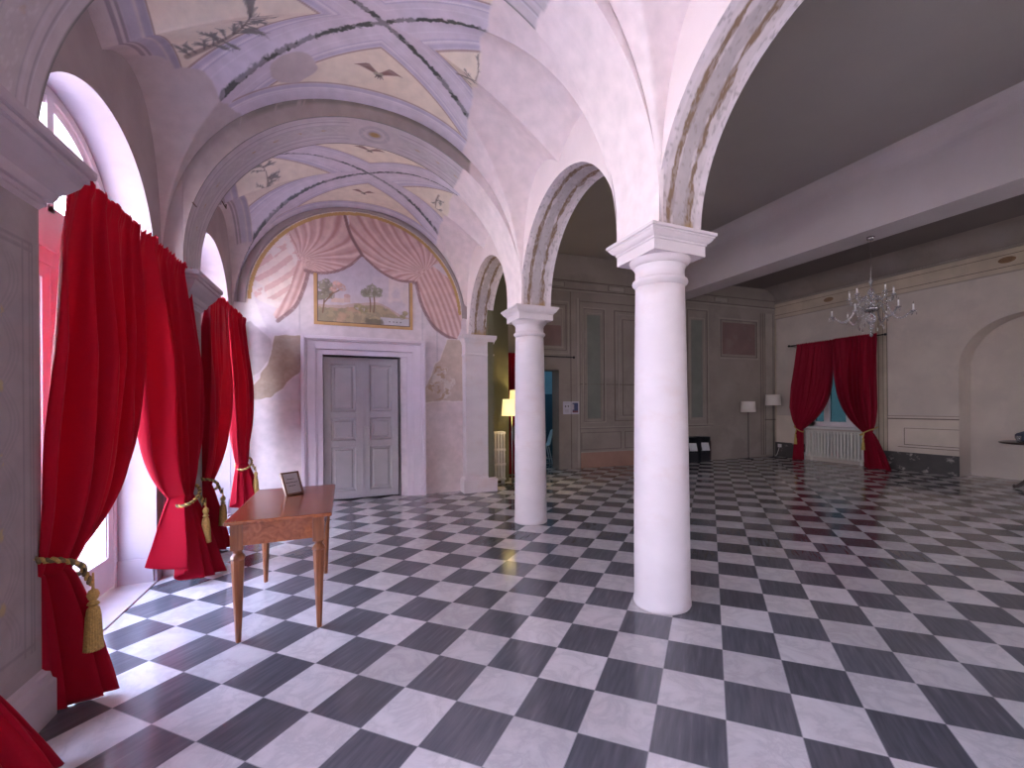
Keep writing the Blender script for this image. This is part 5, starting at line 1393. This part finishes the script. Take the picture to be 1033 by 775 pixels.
t = thing('bag', 'dark blue cloth bag lying on the round table', 'bag', (10.30, 3.22, 0.781))
b = MB(); us = np.linspace(0, 2*PI, 40); vs_ = np.linspace(0, PI, 20)
U, V = np.meshgrid(us, vs_, indexing='ij')
sgn = lambda a, e: np.sign(a)*np.abs(a)**e
P = np.stack([0.17*sgn(np.sin(V), 0.5)*sgn(np.cos(U), 0.6), 0.24*sgn(np.sin(V), 0.5)*sgn(np.sin(U), 0.6), 0.09-0.09*sgn(np.cos(V), 0.7)*(1+0.25*np.sin(U*2))], -1)
P[..., 2] += 0.012*np.sin(P[..., 1]*30)*np.sin(V)**2
P[..., 2] = np.maximum(P[..., 2], 0.0)
b.grid(P); b.build('cloth_body', 'bluecloth', t)
b = MB(); b.tube(curve([(-0.1, -0.1, 0.17), (-0.12, -0.05, 0.23), (-0.12, 0.05, 0.23), (-0.1, 0.1, 0.17)], 20), 0.012, 8); b.build('handle', 'bluecloth', t)
t = thing('water_glass', 'clear drinking glass on the round table beside the blue bag', 'glass', (10.08, 3.36, 0.781))
b = MB(); b.lathe([(0.0, 0.0), (0.028, 0.0), (0.036, 0.11), (0.034, 0.11), (0.026, 0.008), (0.0, 0.008)], seg=24); b.build('tumbler', 'crystal', t)

# ------------------------------------------------------------------ posters, socket, small irons
def poster(a0, a1, z0, z1, label, kind):
    t = thing('poster', label, 'poster', group='posters beside the doorway'); t.matrix_basis = BACK @ Matrix.Translation(((a0+a1)/2, -0.013, (z0+z1)/2))
    w, h = (a1-a0)/2, (z1-z0)/2
    b = MB(); b.box(-w, w, -0.004, 0.0, -h, h); b.build('sheet', 'posterpale', t)
    b = MB()
    if kind: b.box(-w*0.72, w*0.72, -0.006, -0.004, -h*0.62, h*0.78, 0); b.box(-w*0.72, w*0.72, -0.0065, -0.004, -h*0.74, -h*0.45, 1); b.box(-w*0.72, -w*0.30, -0.0065, -0.004, -h*0.3, h*0.6, 2)
    else:
        b.box(-w*0.7, w*0.6, -0.005, -0.004, h*0.70, h*0.78, 2)
        b.add([(-w*0.55, -0.006, h*0.42), (-w*0.55, -0.006, h*0.05), (-w*0.12, -0.006, h*0.24)], [(0, 1, 2)], 3); b.add([(w*0.45, -0.006, h*0.46), (w*0.45, -0.006, h*0.05), (w*0.1, -0.006, h*0.25)], [(0, 1, 2)], 3)
        for z in (-0.28, -0.40, -0.52, -0.66): b.box(-w*0.6, w*0.5, -0.005, -0.004, h*z-0.006, h*z+0.006, 2)
    b.build('print', ['posterblue', 'posterred', M['lavline'], 'ink'], t)
poster(-6.46, -6.265, 1.25, 1.54, 'pale poster with dark marks left of the pair beside the doorway', 0)
poster(-6.255, -6.06, 1.25, 1.54, 'blue poster with red foot, right of the pair beside the doorway', 1)
t = thing('wall_socket', 'white socket with plug low on the black skirting in the corner', 'socket', (WALLX-0.02, 8.36, 0.30))
b = MB(); b.box(-0.012, 0.0, -0.055, 0.055, -0.045, 0.045); b.build('plate', 'plastic', t, bevel=0.003)
b = MB(); b.box(-0.05, -0.012, -0.045, 0.0, -0.02, 0.03); b.tube([(-0.05, -0.02, -0.01), (-0.07, -0.02, -0.10), (-0.08, 0.03, -0.25), (-0.12, 0.05, -0.285)], 0.006, 6); b.build('plug', 'plastic', t)
def hook(path, label):
    b = W(); b.tube(path, 0.006, 6); tag(b.build('iron_hook', 'rust'), label, 'hook', 'iron stubs on the painted arches')
hook([(-1.20, 4.82, 3.24), (-1.19, 4.72, 3.22), (-1.19, 4.68, 3.22)], 'small iron stub on the painted arch beside the foreground curtains')
hook([(-1.14, 5.36, 3.56), (-1.12, 5.50, 3.52), (-1.12, 5.50, 3.56)], 'small iron stub under the far painted vault')

# ------------------------------------------------------------------ light
wd = bpy.data.worlds.new('sky'); bpy.context.scene.world = wd; wd.use_nodes = True
N = wd.node_tree.nodes; L = wd.node_tree.links
bg = N['Background']
tc = N.new('ShaderNodeTexCoord'); sp = N.new('ShaderNodeSeparateXYZ'); L.new(tc.outputs['Generated'], sp.inputs[0])
rp_ = N.new('ShaderNodeValToRGB'); e = rp_.color_ramp.elements
e[0].position = 0.05; e[0].color = (0.90, 0.87, 0.93, 1); e[1].position = 0.60; e[1].color = (0.48, 0.60, 1.0, 1)
L.new(sp.outputs[2], rp_.inputs[0]); L.new(rp_.outputs[0], bg.inputs[0])
SKY = 14.0
bg.inputs[1].default_value = SKY
def portal(loc, rot, sx, sy):
    l = bpy.data.lights.new('window_portal', 'AREA'); l.shape = 'RECTANGLE'; l.size = sx; l.size_y = sy; l.cycles.is_portal = True
    o = bpy.data.objects.new('window_portal', l); C.objects.link(o); o.location = loc; o.rotation_euler = rot
for c in BAYC: portal((-1.80, c, 1.78), (0, -PI/2, 0), 3.5, 1.7)
for x in (4.1, 8.25): portal((x, S0-0.06, 2.2), (-PI/2, 0, 0), 0.75, 1.65)  # portals for the openings added behind the camera
sun = bpy.data.lights.new('sun', 'SUN'); sun.energy = 34; sun.color = (1.0, 0.83, 0.74); sun.angle = 0.01
so = bpy.data.objects.new('sun', sun); C.objects.link(so)
so.rotation_euler = Vector((-0.42, -0.08, -0.90)).to_track_quat('-Z', 'Y').to_euler()
def lamp(loc, e, col, r=0.1):
    l = bpy.data.lights.new('room_lamp', 'POINT'); l.energy = e; l.color = col; l.shadow_soft_size = r
    o = bpy.data.objects.new('room_lamp', l); C.objects.link(o); o.location = loc
lamp(tuple(BACK @ Vector((-6.6, 1.6, 2.7))), 14, (0.30, 0.70, 1.0), 0.15)

# ------------------------------------------------------------------ camera
FPX, CXP, CYP, ROLL, YAW = 442.50, 550.08, 409.36, -0.007514, 0.425982
cam = bpy.data.cameras.new('camera'); co = bpy.data.objects.new('camera', cam); C.objects.link(co)
cr, sr = math.cos(ROLL), math.sin(ROLL)
X0 = Vector((math.cos(YAW), -math.sin(YAW), 0)); F0 = Vector((math.sin(YAW), math.cos(YAW), 0)); U0 = Vector((0, 0, 1))
XX = X0*cr+U0*sr; UU = U0*cr-X0*sr
mt = Matrix((XX, UU, -F0)).transposed().to_4x4(); mt.translation = Vector((0, 0, 1.45))
co.matrix_world = mt
cam.sensor_fit = 'HORIZONTAL'; cam.sensor_width = 36.0; cam.lens = 36.0*FPX/1033
cam.shift_x = 0.5-CXP/1033; cam.shift_y = (CYP-387.5)/1033
cam.clip_start = 0.02
S = bpy.context.scene
S.camera = co
S.view_settings.view_transform = 'Standard'; S.view_settings.look = 'None'; S.view_settings.gamma = 1.0
S.view_settings.exposure = 1.06; S.view_settings.use_curve_mapping = False
S.cycles.max_bounces = 12; S.cycles.diffuse_bounces = 8; S.cycles.glossy_bounces = 4; S.cycles.transmission_bounces = 6; S.cycles.transparent_max_bounces = 16
S.cycles.caustics_reflective = False; S.cycles.caustics_refractive = False
S.cycles.sample_clamp_indirect = 6.0
